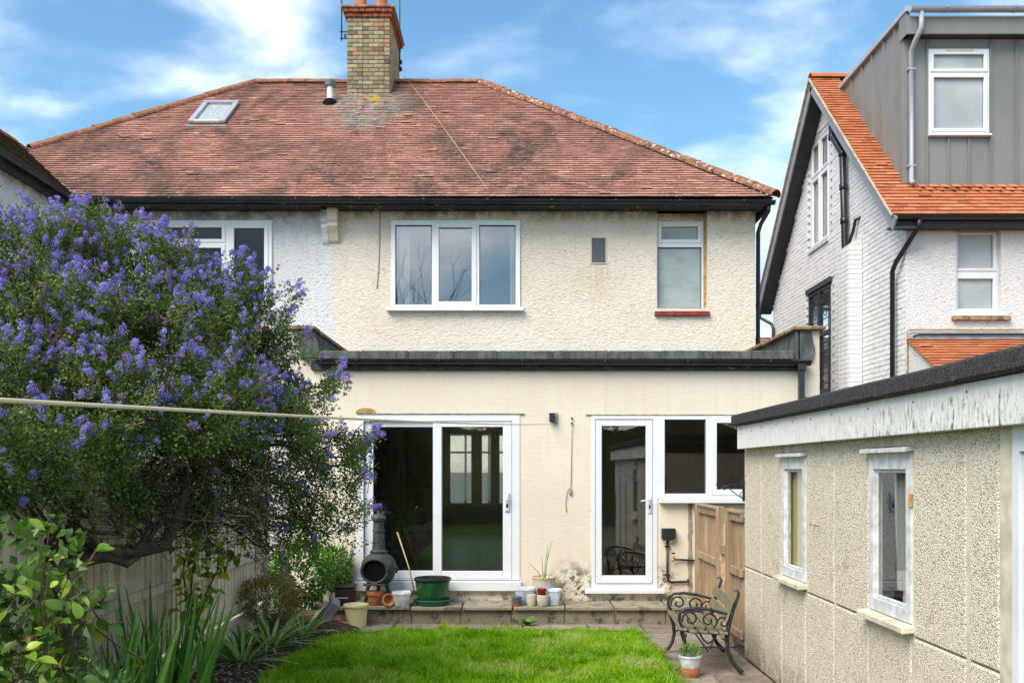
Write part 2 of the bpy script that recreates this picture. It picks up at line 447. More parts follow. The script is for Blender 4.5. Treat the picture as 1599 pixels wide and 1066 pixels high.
def tile_brown():
    m = Mat('mossy brown tile', 0.9, 0.15)
    c = m.ramp(m.rnd(), [(0, (0.06, 0.05, 0.035)), (0.4, (0.17, 0.105, 0.065)), (0.75, (0.30, 0.16, 0.09)), (1, (0.40, 0.27, 0.17))])
    k = m.rng(m.noise(5, 5, 0.7), 0.45, 0.65); c = m.mix(k, c, (0.075, 0.072, 0.035)); m.col(c); m.bump(m.noise(50, 4), 0.5, 0.005); return m.m
M['tile_brown'] = tile_brown()
def tile_new():
    m = Mat('new orange clay tile', 0.75, 0.25)
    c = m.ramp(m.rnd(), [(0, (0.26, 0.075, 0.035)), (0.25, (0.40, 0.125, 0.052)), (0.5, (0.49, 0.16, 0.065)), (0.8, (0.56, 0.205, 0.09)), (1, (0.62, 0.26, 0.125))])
    g = m.noise(18, 4, 0.65); c = m.mix(m.rng(g, 0.4, 0.7, 0, 0.4), c, (0.35, 0.12, 0.06)); m.col(c); m.bump(m.noise(60, 3), 0.25, 0.003); return m.m
M['tile_new'] = tile_new()
M['deck'] = plain('dark roof felt underlay', (0.02, 0.017, 0.015), 0.95, 0.05)
def brick_mat():
    m = Mat('yellow stock brick', 0.92, 0.15)
    c = m.ramp(m.rnd(), [(0, (0.10, 0.085, 0.06)), (0.25, (0.22, 0.185, 0.12)), (0.55, (0.34, 0.285, 0.18)), (0.8, (0.45, 0.36, 0.21)), (0.92, (0.55, 0.38, 0.15)), (0.96, (0.48, 0.20, 0.10)), (1, (0.50, 0.17, 0.075))])
    n = m.noise(30, 5, 0.7); c = m.mix(m.rng(n, 0.42, 0.66, 0, 0.6), c, (0.10, 0.095, 0.075)); m.col(c); m.bump(n, 0.7, 0.012); return m.m
M['brick'] = brick_mat()
M['brick_red'] = plain('dark red brick', (0.27, 0.085, 0.05), 0.9, 0.15, 0.45, 14, 0.6, 50)
M['mortar'] = plain('old mortar', (0.13, 0.115, 0.09), 0.95, 0.1, 0.3, 12, 0.5, 60)
M['lead'] = plain('grey lead', (0.24, 0.26, 0.29), 0.55, 0.4, 0.25, 7, 0.3, 20)
M['terracotta'] = plain('terracotta', (0.46, 0.165, 0.075), 0.8, 0.2, 0.22, 14, 0.25, 70)
def wbrick():
    m = Mat('white painted brick', 0.75, 0.25)
    n = m.noise(9, 5, 0.65); r = m.rnd()
    c = m.mix(r, (0.70, 0.69, 0.69), (0.77, 0.76, 0.755))
    st = m.noise(5, 4, 0.6, (1, 2.4, 0.2)); c = m.mix(m.math('MULTIPLY', m.rng(st, 0.52, 0.72), 0.35), c, (0.50, 0.43, 0.38))
    m.col(c); m.bump(n, 0.5, 0.012); return m.m
M['wbrick'] = wbrick()
M['wmortar'] = plain('white painted mortar joint', (0.62, 0.61, 0.61), 0.9, 0.1, 0.15, 20, 0.4, 60)
def zinc():
    m = Mat('grey zinc sheet', 0.5, 0.4)
    n = m.noise(1.6, 4, 0.6, (1, 1, 0.5)); c = m.mix(m.rng(n, 0.3, 0.7), (0.20, 0.196, 0.182), (0.25, 0.244, 0.225)); m.col(c)
    m.b.inputs['Metallic'].default_value = 0.2; m.bump(m.noise(2.2, 2), 0.25, 0.02); return m.m
M['zinc'] = zinc()
M['barge'] = plain('grey barge board', (0.25, 0.26, 0.28), 0.5, 0.35, 0.1, 5)
M['soffit'] = plain('dark grey soffit board', (0.045, 0.048, 0.052), 0.6, 0.3, 0.15, 6)
M['verge'] = plain('pale verge mortar', (0.52, 0.45, 0.33), 0.95, 0.1, 0.2, 10, 0.5, 40)
def dash():
    m = Mat('pebbledashed concrete', 0.9, 0.2)
    v = m.N('ShaderNodeTexVoronoi', feature='F1'); v.inputs['Scale'].default_value = 112
    nz = m.N('ShaderNodeTexNoise'); nz.inputs['Scale'].default_value = 30; m.L(m.pos(), nz.inputs['Vector'])
    vm = m.N('ShaderNodeVectorMath', operation='MULTIPLY_ADD'); m.L(nz.outputs['Color'], vm.inputs[0]); vm.inputs[1].default_value = (0.02, 0.02, 0.02); m.L(m.pos(), vm.inputs[2])
    m.L(vm.outputs[0], v.inputs['Vector'])
    sepc = m.N('ShaderNodeSeparateColor'); m.L(v.outputs['Color'], sepc.inputs[0])
    c = m.ramp(sepc.outputs[0], [(0, (0.40, 0.31, 0.21)), (0.08, (0.60, 0.50, 0.36)), (0.22, (0.80, 0.69, 0.53)), (0.6, (0.87, 0.765, 0.62)), (0.9, (0.92, 0.85, 0.73)), (1, (0.60, 0.46, 0.30))])
    gap = m.rng(v.outputs['Distance'], 0.55, 0.85); c = m.mix(gap, c, (0.36, 0.30, 0.21))
    big = m.noise(1.6, 5, 0.65); c = m.mix(m.rng(big, 0.5, 0.75, 0, 0.35), c, (0.46, 0.41, 0.29))
    c = m.mix(m.rng(m.noise(4, 5, 0.75), 0.58, 0.70, 0, 0.40), c, (0.26, 0.18, 0.11))
    c = m.mix(m.math('MULTIPLY', m.rng(m.xyz(2), 0.32, 0.0), m.rng(m.noise(7, 5, 0.7), 0.35, 0.65, 0.2, 0.75)), c, (0.20, 0.18, 0.11))
    m.col(c); m.bump(m.rng(v.outputs['Distance'], 0.0, 0.75, 1, 0, False), 0.7, 0.010); return m.m
M['dash'] = dash()
M['concrete'] = plain('smooth concrete', (0.62, 0.55, 0.43), 0.9, 0.2, 0.2, 7, 0.4, 80)
def wfascia():
    m = Mat('weathered white board', 0.7, 0.3)
    n = m.noise(11, 5, 0.75, (1, 1.4, 0.22)); f = m.noise(38, 5, 0.8, (1, 1.0, 0.28)); y = m.xyz(1); z = m.xyz(2)
    c = m.mix(m.rng(n, 0.4, 0.7), (0.76, 0.735, 0.69), (0.85, 0.825, 0.78))
    # green-black algae runs on the lower half towards the damp end
    k = m.math('MULTIPLY', m.math('MULTIPLY', m.rng(z, 2.205, 2.15), m.rng(y, 7.6, 4.6, 0.25, 1.0)), m.math('MULTIPLY', m.rng(f, 0.49, 0.60), m.rng(n, 0.40, 0.60, 0.25, 1)))
    c = m.mix(k, c, (0.085, 0.09, 0.06)); c = m.mix(m.rng(f, 0.66, 0.72, 0, 0.5), c, (0.25, 0.24, 0.2))
    m.col(c); m.bump(f, 0.35, 0.004); return m.m
M['wfascia'] = wfascia()
M['felt'] = plain('dark mineral felt coping', (0.055, 0.052, 0.052), 0.95, 0.15, 0.55, 90, 0.9, 160)
def gfelt():
    m = Mat('green grey mineral felt', 0.9, 0.2)
    n = m.noise(9, 5, 0.7, (1.4, 1.4, 0.5)); c = m.mix(m.rng(n, 0.35, 0.68), (0.062, 0.070, 0.064), (0.135, 0.147, 0.135))
    m.col(c); m.bump(m.noise(5, 4, 0.6), 0.7, 0.03, m.bump(m.noise(140, 2), 0.4, 0.003)); return m.m
M['gfelt'] = gfelt()
M['stone_coping'] = plain('stained stone coping', (0.27, 0.19, 0.11), 0.95, 0.1, 0.55, 9, 0.8, 30)
def wood(name, ca, cb, green=0.0):
    m = Mat(name, 0.85, 0.2)
    n = m.noise(34, 5, 0.65, (1, 1, 0.06)); b = m.noise(2.6, 4, 0.6)
    c = m.mix(m.rng(n, 0.3, 0.7), ca, cb); c = m.mix(m.math('MULTIPLY', m.rnd(), 0.35), c, tuple(x * 0.55 for x in ca))
    c = m.mix(m.rng(b, 0.5, 0.75, 0, 0.4), c, tuple(x * 0.5 for x in ca))
    if green: c = m.mix(m.math('MULTIPLY', m.rng(m.noise(5, 5, 0.7), 0.5, 0.68), green), c, (0.115, 0.12, 0.055))
    m.col(c); m.bump(n, 0.5, 0.004); return m.m
M['fence_grey'] = wood('silvered fence timber', (0.52, 0.43, 0.32), (0.78, 0.69, 0.56), 0.2)
M['fence_brown'] = wood('brown fence timber', (0.29, 0.185, 0.11), (0.52, 0.375, 0.245), 0.25)
M['slat'] = wood('mossy bench timber', (0.16, 0.135, 0.08), (0.30, 0.26, 0.165), 0.6)
def paving(name, stops, moss=0.4):
    m = Mat(name, 0.85, 0.25)
    n = m.noise(3.2, 6, 0.7); f = m.noise(24, 5, 0.7)
    c = m.ramp(m.rnd(), stops); c = m.mix(m.rng(n, 0.38, 0.66, 0, 0.65), c, m.mix(0.5, c, (0.08, 0.07, 0.055)))
    c = m.mix(m.rng(f, 0.5, 0.72, 0, 0.4), c, (0.40, 0.35, 0.28))
    c = m.mix(m.math('MULTIPLY', m.rng(m.noise(5, 6, 0.75, loc=(7, 2, 1)), 0.50, 0.62), moss), c, (0.065, 0.062, 0.04))
    m.col(c); m.bump(m.math('ADD', m.math('MULTIPLY', n, 0.7), m.math('MULTIPLY', f, 0.3)), 0.7, 0.02); return m.m
M['slab'] = paving('patio flagstone', [(0, (0.24, 0.185, 0.16)), (0.5, (0.31, 0.25, 0.21)), (1, (0.37, 0.31, 0.24))])
M['ledge'] = paving('step flagstone', [(0, (0.26, 0.225, 0.15)), (1, (0.38, 0.33, 0.23))], 0.7)
M['riser'] = paving('stained step riser', [(0, (0.25, 0.205, 0.14)), (1, (0.40, 0.33, 0.24))], 0.9)
def soil():
    m = Mat('bed soil', 0.98, 0.1); n = m.noise(14, 6, 0.75)
    c = m.mix(m.rng(n, 0.35, 0.68), (0.025, 0.018, 0.012), (0.13, 0.10, 0.07)); m.col(c); m.bump(m.noise(30, 5, 0.7), 1.0, 0.04); return m.m
M['soil'] = soil()
M['mulch'] = paving('bark and gravel chips', [(0, (0.05, 0.035, 0.025)), (0.6, (0.20, 0.15, 0.10)), (0.85, (0.36, 0.31, 0.25)), (1, (0.55, 0.52, 0.46))], 0.2)
M['turf'] = plain('turf under the grass', (0.06, 0.12, 0.012), 0.95, 0.1, 0.4, 12, 0.8, 60)
M['earth'] = plain('garden earth', (0.12, 0.115, 0.075), 0.95, 0.1, 0.3, 0.6, 0.4, 8)
def leafmat(name, stops, trans=0.3, rough=0.45, spec=0.4):
    m = Mat(name, rough, spec); c = m.ramp(m.rnd(), stops); m.col(c)
    m.translucent(m.mix(0.5, c, m.mix(1.0, c, (1.0, 1.25, 0.35), 'MULTIPLY')), trans); return m.m
M['grass'] = leafmat('grass blade', [(0, (0.05, 0.15, 0.004)), (0.3, (0.17, 0.36, 0.006)), (0.6, (0.30, 0.53, 0.012)), (0.85, (0.43, 0.63, 0.05)), (0.93, (0.52, 0.56, 0.17)), (1, (0.60, 0.55, 0.30))], 0.5, 0.7, 0.12)
M['cleaf'] = leafmat('small evergreen leaf', [(0, (0.055, 0.09, 0.02)), (0.45, (0.125, 0.19, 0.04)), (0.8, (0.22, 0.29, 0.06)), (0.88, (0.22, 0.12, 0.09)), (0.95, (0.20, 0.24, 0.06)), (1, (0.36, 0.37, 0.10))], 0.35, 0.4, 0.4)
M['blossom'] = leafmat('blue violet blossom', [(0, (0.17, 0.125, 0.52)), (0.35, (0.29, 0.24, 0.76)), (0.7, (0.40, 0.35, 0.90)), (0.9, (0.58, 0.54, 0.96)), (0.91, (0.24, 0.10, 0.27)), (1, (0.40, 0.22, 0.50))], 0.35, 0.8, 0.1)
M['bark'] = plain('grey brown bark', (0.075, 0.06, 0.042), 0.95, 0.1, 0.4, 25, 0.9, 60)
M['stem'] = plain('young woody stem', (0.13, 0.085, 0.05), 0.8, 0.2, 0.35, 20)
M['rose'] = leafmat('glossy climber leaf', [(0, (0.04, 0.10, 0.014)), (0.5, (0.11, 0.22, 0.025)), (0.7, (0.26, 0.42, 0.035)), (0.9, (0.48, 0.62, 0.06)), (0.96, (0.38, 0.36, 0.06)), (1, (0.45, 0.17, 0.05))], 0.3, 0.35, 0.5)
M['iris'] = leafmat('sword leaf', [(0, (0.045, 0.14, 0.022)), (0.6, (0.12, 0.30, 0.045)), (1, (0.26, 0.46, 0.09))], 0.25, 0.4)
M['agap'] = leafmat('strap leaf', [(0, (0.07, 0.16, 0.03)), (0.6, (0.19, 0.36, 0.07)), (1, (0.48, 0.62, 0.28))], 0.3, 0.35, 0.4)
M['pieris'] = leafmat('bronze green leaf', [(0, (0.07, 0.08, 0.02)), (0.5, (0.19, 0.18, 0.045)), (0.85, (0.32, 0.21, 0.07)), (1, (0.36, 0.15, 0.08))], 0.3, 0.6, 0.2)
M['hydr'] = leafmat('bright green leaf', [(0, (0.04, 0.13, 0.02)), (0.6, (0.12, 0.30, 0.035)), (1, (0.28, 0.48, 0.07))], 0.35, 0.45)
M['hedge'] = leafmat('dark hedge leaf', [(0, (0.08, 0.10, 0.03)), (0.6, (0.20, 0.22, 0.08)), (1, (0.36, 0.31, 0.14))], 0.15, 0.5)
M['iron'] = plain('black cast iron', (0.022, 0.023, 0.024), 0.5, 0.45, 0.4, 30, 0.4, 90)
M['chim_iron'] = plain('grey black cast iron', (0.045, 0.047, 0.047), 0.55, 0.45, 0.4, 18, 0.6, 60)
M['matt_black'] = plain('matt_black', (0.008, 0.008, 0.008), 0.95, 0.05)
M['green_glaze'] = plain('dark green glaze', (0.012, 0.085, 0.022), 0.16, 0.6, 0.35, 9, 0.15, 30)
M['green_plastic'] = plain('teal green plastic', (0.02, 0.14, 0.085), 0.4, 0.4, 0.15, 9)
M['cream_plastic'] = plain('cream plastic', (0.68, 0.58, 0.31), 0.4, 0.4, 0.06, 6)
M['grey_plastic'] = plain('grey plastic', (0.16, 0.17, 0.185), 0.5, 0.4, 0.15, 9)
M['brown_plastic'] = plain('dark brown plastic', (0.035, 0.025, 0.02), 0.5, 0.35, 0.2, 9)
M['white_glaze'] = plain('white glazed ceramic', (0.62, 0.63, 0.64), 0.35, 0.45, 0.2, 18)
M['blue_white'] = plain('blue white ceramic', (0.55, 0.60, 0.68), 0.35, 0.45, 0.18, 22)
M['cream_glaze'] = plain('cream stoneware', (0.58, 0.54, 0.42), 0.4, 0.4, 0.14, 26)
M['red_glaze'] = plain('dark red glaze', (0.20, 0.012, 0.018), 0.25, 0.5, 0.2, 9)
M['slate_pot'] = plain('slate grey ceramic', (0.11, 0.13, 0.14), 0.45, 0.4, 0.25, 14)
M['pale_brick'] = plain('pink loose brick', (0.45, 0.20, 0.14), 0.9, 0.15, 0.25, 20, 0.4, 60)
M['rope'] = plain('cream plastic washing line', (0.66, 0.58, 0.38), 0.5, 0.35, 0.08, 20)
M['cane'] = plain('wooden cane', (0.48, 0.31, 0.16), 0.7, 0.25, 0.25, 30)
M['brass'] = plain('brass', (0.55, 0.36, 0.10), 0.35, 0.5, 0.25, 20, metal=0.8)
M['cord'] = plain('old cord', (0.32, 0.25, 0.16), 0.9, 0.1, 0.2, 30)
def curtain_mat(name, c, amt):
    m = Mat(name, 0.9, 0.1); m.col(c); m.translucent(c, amt); return m.m
def sheer(name, c, amt, clear):
    m = Mat(name, 0.9, 0.1); m.col(c); m.translucent(c, amt)
    a = m.out.inputs[0].links[0].from_socket; t = m.N('ShaderNodeBsdfTransparent'); x = m.N('ShaderNodeMixShader'); x.inputs[0].default_value = clear
    m.L(a, x.inputs[1]); m.L(t.outputs[0], x.inputs[2]); m.L(x.outputs[0], m.out.inputs[0]); return m.m
M['sheer'] = sheer('sheer net curtain', (0.9, 0.89, 0.85), 0.75, 0.5)
M['net'] = curtain_mat('white net curtain', (0.90, 0.89, 0.85), 0.75)
M['curtain'] = curtain_mat('cream curtain', (0.62, 0.55, 0.40), 0.5)
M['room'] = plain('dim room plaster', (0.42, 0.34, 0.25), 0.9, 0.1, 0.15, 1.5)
M['room_light'] = plain('pale room plaster', (0.42, 0.40, 0.37), 0.9, 0.1, 0.1, 1.5)
M['floor_in'] = plain('brown floor boards', (0.17, 0.10, 0.055), 0.4, 0.4, 0.3, 4)
M['vent'] = plain('slate vent plate', (0.085, 0.09, 0.10), 0.6, 0.35, 0.15, 12, 0.3, 40)
M['redtile'] = plain('red quarry tile sill', (0.22, 0.035, 0.025), 0.6, 0.3, 0.4, 14, 0.5, 50)
M['ptimber'] = plain('old white painted timber', (0.62, 0.62, 0.62), 0.65, 0.3, 0.18, 16, 0.5, 50)
M['gaspipe'] = plain('cream painted pipe', (0.52, 0.42, 0.27), 0.6, 0.3, 0.2, 20)
M['putty'] = plain('mortar repair', (0.30, 0.25, 0.18), 0.95, 0.1, 0.3, 16, 0.7, 40)
M['amber'] = plain('old mastic foam', (0.42, 0.26, 0.10), 0.9, 0.15, 0.3, 20, 0.6, 40)

# ------------------------------------------------------------------ builders for building pieces
def window(parent, x0, x1, z0, z1, y, lights, T=None, glass='glass', depth=0.07, mat='pvc', sill=None, name='window', bead=True):
    """lights: (x0, x1, z0, z1, sash width or 0). Frame mesh with sash, pane and sill children. T maps the wall frame to the world."""
    f = MB(T).plate(x0, x1, z0, z1, [l[:4] for l in lights], y, y + depth)
    w = f.build(name, M[mat], parent)
    for l in lights:
        a, b, c, d, s = l[:5]; g = l[5] if len(l) > 5 else glass
        if s:
            MB(T).ring(a - .012, b + .012, c - .012, d + .012, s + .012, y - .016, y + .03, .005).build('sash', M[mat], w)
            a, b, c, d = a + s, b - s, c + s, d - s
        elif bead:
            MB(T).ring(a + .0005, b - .0005, c + .0005, d - .0005, .011, y + .012, y + .034, .004).build('glazing_bead', M['vent' if mat == 'pvc' else mat], w)
        MB(T).box(a + .001, b - .001, y + .036, y + .042, c + .001, d - .001).build('pane', M[g], w)
    if sill:
        sx0, sx1, sz0, sz1, proj, sm = sill
        MB(T).box(sx0, sx1, y - proj, y + .05, sz0, sz1, .006).build('sill', M[sm], w)
    return w
def half_gutter(p, q, r, mat, parent, name='gutter', n=10, brackets=0.9):
    p, q = Vector(p), Vector(q); d = (q - p).normalized(); side = d.cross(Vector((0, 0, 1))).normalized()
    mb = MB()
    for rr, flip in ((r, 1), (r - .006, -1)):
        vs = []
        for e in (p, q):
            for k in range(n + 1):
                t = math.pi * k / n
                vs.append(e + side * math.cos(t) * rr - Vector((0, 0, 1)) * math.sin(t) * rr)
        fs = [(k, k + 1, n + 2 + k, n + 1 + k)[::flip] for k in range(n)]
        mb.add(vs, fs)
    for sg in (-1, 1):   # rolled lips
        mb.tube([p + side * sg * (r - .002), q + side * sg * (r - .002)], .006, 6)
    for e in (p, q):     # stop ends
        mb.add([e + side * math.cos(math.pi * k / n) * r - Vector((0, 0, 1)) * math.sin(math.pi * k / n) * r for k in range(n + 1)], [tuple(range(n + 1))])
    g = autosmooth(mb.build(name, mat, parent), 40)
    L = (q - p).length; m = max(1, int(L / brackets))
    br = MB()
    for i in range(m):
        c = p + d * (L * (i + .5) / m)
        vs = []
        for o in (-.012, .012):
            for k in range(n + 1):
                t = math.pi * k / n
                vs.append(c + d * o + side * math.cos(t) * (r + .006) - Vector((0, 0, 1)) * math.sin(t) * (r + .006))
        b_ = MB().add(vs, [(k, k + 1, n + 2 + k, n + 1 + k) for k in range(n)])
        b_.box(*(sorted((c.x + side.x * (r + .001) - .014, c.x + side.x * (r + .001) + .014))), *(sorted((c.y + side.y * (r + .001) - .014, c.y + side.y * (r + .001) + .014))), c.z - .02, c.z + .012)
        b_.build('bracket', mat, g)
    return g
TILE_CACHE = {}
def tile_corners(a0, b0, a1, b1, s, s1, sl, g, t, lift=0.0):
    """tail face has its own four corners (darker: grime and a painted course shadow), then top, sides and underside"""
    P = [(a0, s, g), (b0, s + sl, g), (b0, s + sl, g + t), (a0, s, g + t)]
    Q = [(a0, s, g), (b0, s + sl, g), (a1, s1, -.006), (b1, s1, -.006), (a0, s, g + t), (b0, s + sl, g + t), (a1, s1, .004), (b1, s1, .004)]
    return [(x, y, n + lift) for x, y, n in P + Q], [(0, 1, 2, 3), (8, 9, 11, 10), (4, 8, 10, 6), (5, 7, 11, 9), (4, 6, 7, 5)]
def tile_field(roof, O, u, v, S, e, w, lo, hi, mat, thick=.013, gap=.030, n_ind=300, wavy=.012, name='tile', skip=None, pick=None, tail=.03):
    O, u, v = Vector(O), Vector(u), Vector(v); n = u.cross(v)
    ncourse = int(S / e + .999)
    ln = e * 2.45
    V, Fc, RR = [], [], []
    ind = 0
    key = (name, round(w, 3), round(e, 3), mat.name)
    if key not in TILE_CACHE:
        TILE_CACHE[key] = []
        for q in range(12):
            mb = MB(); x = w / 2 - .0015
            vs, fs = tile_corners(-x, x, -x, x, 0, ln, 0, gap, thick)
            mb.rnd = (q + .5) / 12; mb.add(vs, fs); mb.r[:4] = [tail] * 4  # dark tail value paints the shadow line under each course
            TILE_CACHE[key].append(mb.mesh(name, mat))
    for k in range(ncourse):
        s0 = k * e - .03
        X0, X1 = min(lo(max(s0, 0)), lo(min(s0 + ln, S))), max(hi(max(s0, 0)), hi(min(s0 + ln, S)))
        i0 = math.floor(X0 / w) - 1; i1 = math.ceil(X1 / w) + 1
        for i in range(i0, i1):
            xc = (i + (.5 if k % 2 else 0)) * w + random.uniform(-.003, .003)
            wv = wavy * mnoise.noise(Vector((xc * .9, k * .35, 3.1))) * 1.4 + random.gauss(0, .0016)
            s = s0 + wv; lift = min(.004, abs(random.gauss(0, .0016))); rr = min(1, max(0, random.gauss(.54, .19)))
            if random.random() < .006: lift += .010
            if skip and skip(xc, s): continue
            s1 = min(s + ln, S)
            if s1 - s < .02: continue
            xl, xr = xc - w / 2 + .0015, xc + w / 2 - .0015
            a0, b0 = max(xl, lo(max(s, 0))), min(xr, hi(max(s, 0))); a1, b1 = max(xl, lo(s1)), min(xr, hi(s1))
            if b0 - a0 < .012 and b1 - a1 < .012: continue
            if a0 > b0: a0 = b0 = min(max(xl, a0), xr)
            if a1 > b1: a1 = b1 = min(max(xl, (a1 + b1) / 2), xr)
            clipped = a0 > xl + 1e-4 or b0 < xr - 1e-4 or a1 > xl + 1e-4 or b1 < xr - 1e-4 or s + ln > S
            if not clipped and ind < n_ind and (pick is None or pick(xc, s)):
                ind += 1
                me = TILE_CACHE[key][min(11, int(rr * 12))]
                rot = random.gauss(0, .005)
                uu = (u * math.cos(rot) + v * math.sin(rot)); vv = (v * math.cos(rot) - u * math.sin(rot))
                p = O + u * xc + v * s + n * lift
                Mx = Matrix(((uu.x, vv.x, n.x, p.x), (uu.y, vv.y, n.y, p.y), (uu.z, vv.z, n.z, p.z), (0, 0, 0, 1)))
                put(name, me, roof, M=Mx)
            else:
                vs, fs = tile_corners(a0, b0, a1, b1, s, s1, random.gauss(0, .0012), gap, thick, lift)
                b = len(V)
                for x, ss, nn in vs: V.append(tuple(O + u * x + v * ss + n * nn))
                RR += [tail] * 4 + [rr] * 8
                Fc += [[b + q for q in f] for f in fs]
    if V:
        o = put(name + '_field', np_mesh(name + '_field', V, Fc, mat, RR), roof); o['kind'] = 'stuff'
def ridge_tiles(roof, p, q, seg, r, mat, name='ridge_tile', flat=.75):
    p, q = Vector(p), Vector(q); d = (q - p); L = d.length; d.normalize()
    m = max(1, round(L / seg)); sl = L / m
    side = d.cross(Vector((0, 0, 1))).normalized(); up = side.cross(d).normalized()
    key = (name, mat.name, round(sl, 3))
    if key not in TILE_CACHE:
        nn = 9; mb = MB(); ov = sl * 1.03
        for k in range(2):
            pass
        vs = []
        for e, rr in ((0, r * 1.03), (ov, r * .97)):
            for rad in (rr, rr - .016):
                for k in range(nn):
                    t = math.pi * (k / (nn - 1)) * 1.08 - .04 * math.pi
                    vs.append((e, math.cos(t) * rad, math.sin(t) * rad * flat))
        fs = []
        for k in range(nn - 1):
            fs.append((k, k + 1, 2 * nn + k + 1, 2 * nn + k)); fs.append((nn + k, 3 * nn + k, 3 * nn + k + 1, nn + k + 1))
            fs.append((k, nn + k, nn + k + 1, k + 1)); fs.append((2 * nn + k, 2 * nn + k + 1, 3 * nn + k + 1, 3 * nn + k))
        mb.add(vs, fs); TILE_CACHE[key] = mb.mesh(name, mat)
    for i in range(m):
        c = p + d * (i * sl) + up * random.gauss(0, .004) + side * random.gauss(0, .004)
        dd = (d + up * random.gauss(0, .008) + side * random.gauss(0, .006)).normalized(); ss = dd.cross(Vector((0, 0, 1))).normalized(); uu = ss.cross(dd)
        Mx = Matrix(((dd.x, -ss.x, uu.x, c.x), (dd.y, -ss.y, uu.y, c.y), (dd.z, -ss.z, uu.z, c.z), (0, 0, 0, 1)))
        put(name, TILE_CACHE[key], roof, M=Mx)

# ------------------------------------------------------------------ ground, patio, step, lawn, bed
gm = MB(); gm.add([(-300, -200, -.05), (300, -200, -.05), (300, 500, -.05), (-300, 500, -.05)], [(0, 1, 2, 3)])
tag(gm.build('ground', M['earth']), 'bare earth ground round the houses', None, kind='structure')
patio = tag(MB().box(-2.2, 2.26, 4.0, 10.9, -.045, -.03).build('patio', M['mortar']), 'flagstone patio beside the lawn', kind='structure')
slab_meshes = {}
def slab(parent, x0, x1, y0, y1, z0, z1, mat, name='slab', b=.008):
    mb = MB(); mb.rnd = random.random(); j = .006
    c = [Vector((x0 + j, y0 + j)), Vector((x1 - j, y0 + j)), Vector((x1 - j, y1 - j)), Vector((x0 + j, y1 - j))]
    dz = random.gauss(0, .003)
    mb.box(x0 + j + random.uniform(0, .006), x1 - j - random.uniform(0, .006), y0 + j, y1 - j, z0 + dz, z1 + dz, b)
    return mb.build(name, mat, parent)
x = -2.15
for wd in (.78, .6, .9, .75, .62, .8):      # strip in front of the step
    slab(patio, x, min(x + wd, 2.26), 10.28, 10.905, -.035, .0, M['slab']); x += wd
y = 4.0
for k, wd in enumerate((.6, .75, .9, .6, .78, .62, .9, .52, .61)):   # strip along the garage and fence
    y1 = min(y + wd, 10.27)
    xs_ = (1.30, 1.78, 2.255) if k % 2 else (1.30, 2.255)
    for a, b_ in zip(xs_[:-1], xs_[1:]): slab(patio, a, b_, y, y1, -.036, -.001, M['slab'])
    y = y1
step = tag(MB().box(-2.36, 2.22, 11.035, 11.5, -.04, .155).build('patio_step', M['riser']), 'low stone step along the foot of the extension', kind='structure')
x = -2.36
for wd in (.55, .62, .58, .6, .63, .6, .6, .44):
    mb = MB(); mb.rnd = random.random(); mb.box(x + .003, x + wd - .003, 10.990, 11.034, -.03 + random.gauss(0, .004), .152, .004)
    mb.build('riser_block', M['riser'], step); x += wd
x = -2.38
for wd in (.60, .58, .61, .6, .62, .58, .63, .40):
    slab(step, x, x + wd, 10.93, 11.495, .155, .20, M['ledge'], 'step_slab', .009); x += wd
# lawn base with a wavy left edge
LE = [(4.0, -2.0), (6.0, -2.06), (7.5, -2.10), (8.6, -2.06), (9.3, -1.98), (9.8, -1.86), (10.1, -1.62), (10.24, -1.3)]
def lawn_left(y):
    for (a, xa), (b, xb) in zip(LE[:-1], LE[1:]):
        if a <= y <= b: return xa + (xb - xa) * (y - a) / (b - a)
    return LE[0][1] if y < 4 else -1.3
def lawn_right(y): return 1.36 + .03 * math.sin(y * 2.3) + .02 * math.sin(y * 7.1)
def lawn_far(x): return 10.24 + .03 * math.sin(x * 3.1) + .025 * math.sin(x * 7.7 + 1)
lm = MB(); ys = np.linspace(-9, 10.25, 40); cols = 14
vs, fs = [], []
for y in ys:
    for k in range(cols + 1):
        xx = lawn_left(y) + (lawn_right(y) - lawn_left(y)) * k / cols
        zz_ = .028 + .012 * mnoise.noise(Vector((xx * 1.5, y * 1.5, 0))) - (.03 if k in (0, cols) else 0)
        vs.append((xx, min(y, lawn_far(xx)), zz_))
for i in range(len(ys) - 1):
    for k in range(cols):
        a = i * (cols + 1) + k; fs.append((a, a + 1, a + cols + 2, a + cols + 1))
lawn = tag(lm.add(vs, fs).build('lawn', M['turf'], smooth=True), 'small back garden lawn', kind='structure')
bm_ = MB(); vs, fs = [], []; ys = np.linspace(-9, 10.95, 110); cols = 10
def bed_z(xx, y):
    t = min(1, max(0, (lawn_left(y) - xx) / .35))
    return -.01 + .115 * t + .035 * mnoise.noise(Vector((xx * 4, y * 4, 2))) + .02 * mnoise.noise(Vector((xx * 11, y * 11, 5)))
def bed_right(y): return lawn_left(y) if y < 10.15 else max(-2.36, -1.62 - (y - 10.15) * 1.1)
for y in ys:
    for k in range(cols + 1):
        xx = -2.78 + (bed_right(y) + .02 + 2.78) * k / cols; vs.append((xx, y, bed_z(xx, y)))
for i in range(len(ys) - 1):
    for k in range(cols):
        a = i * (cols + 1) + k; fs.append((a, a + 1, a + cols + 2, a + cols + 1))
bed = tag(bm_.add(vs, fs).build('flower_bed', M['soil'], smooth=True), 'dark soil flower bed along the grey fence', kind='structure')

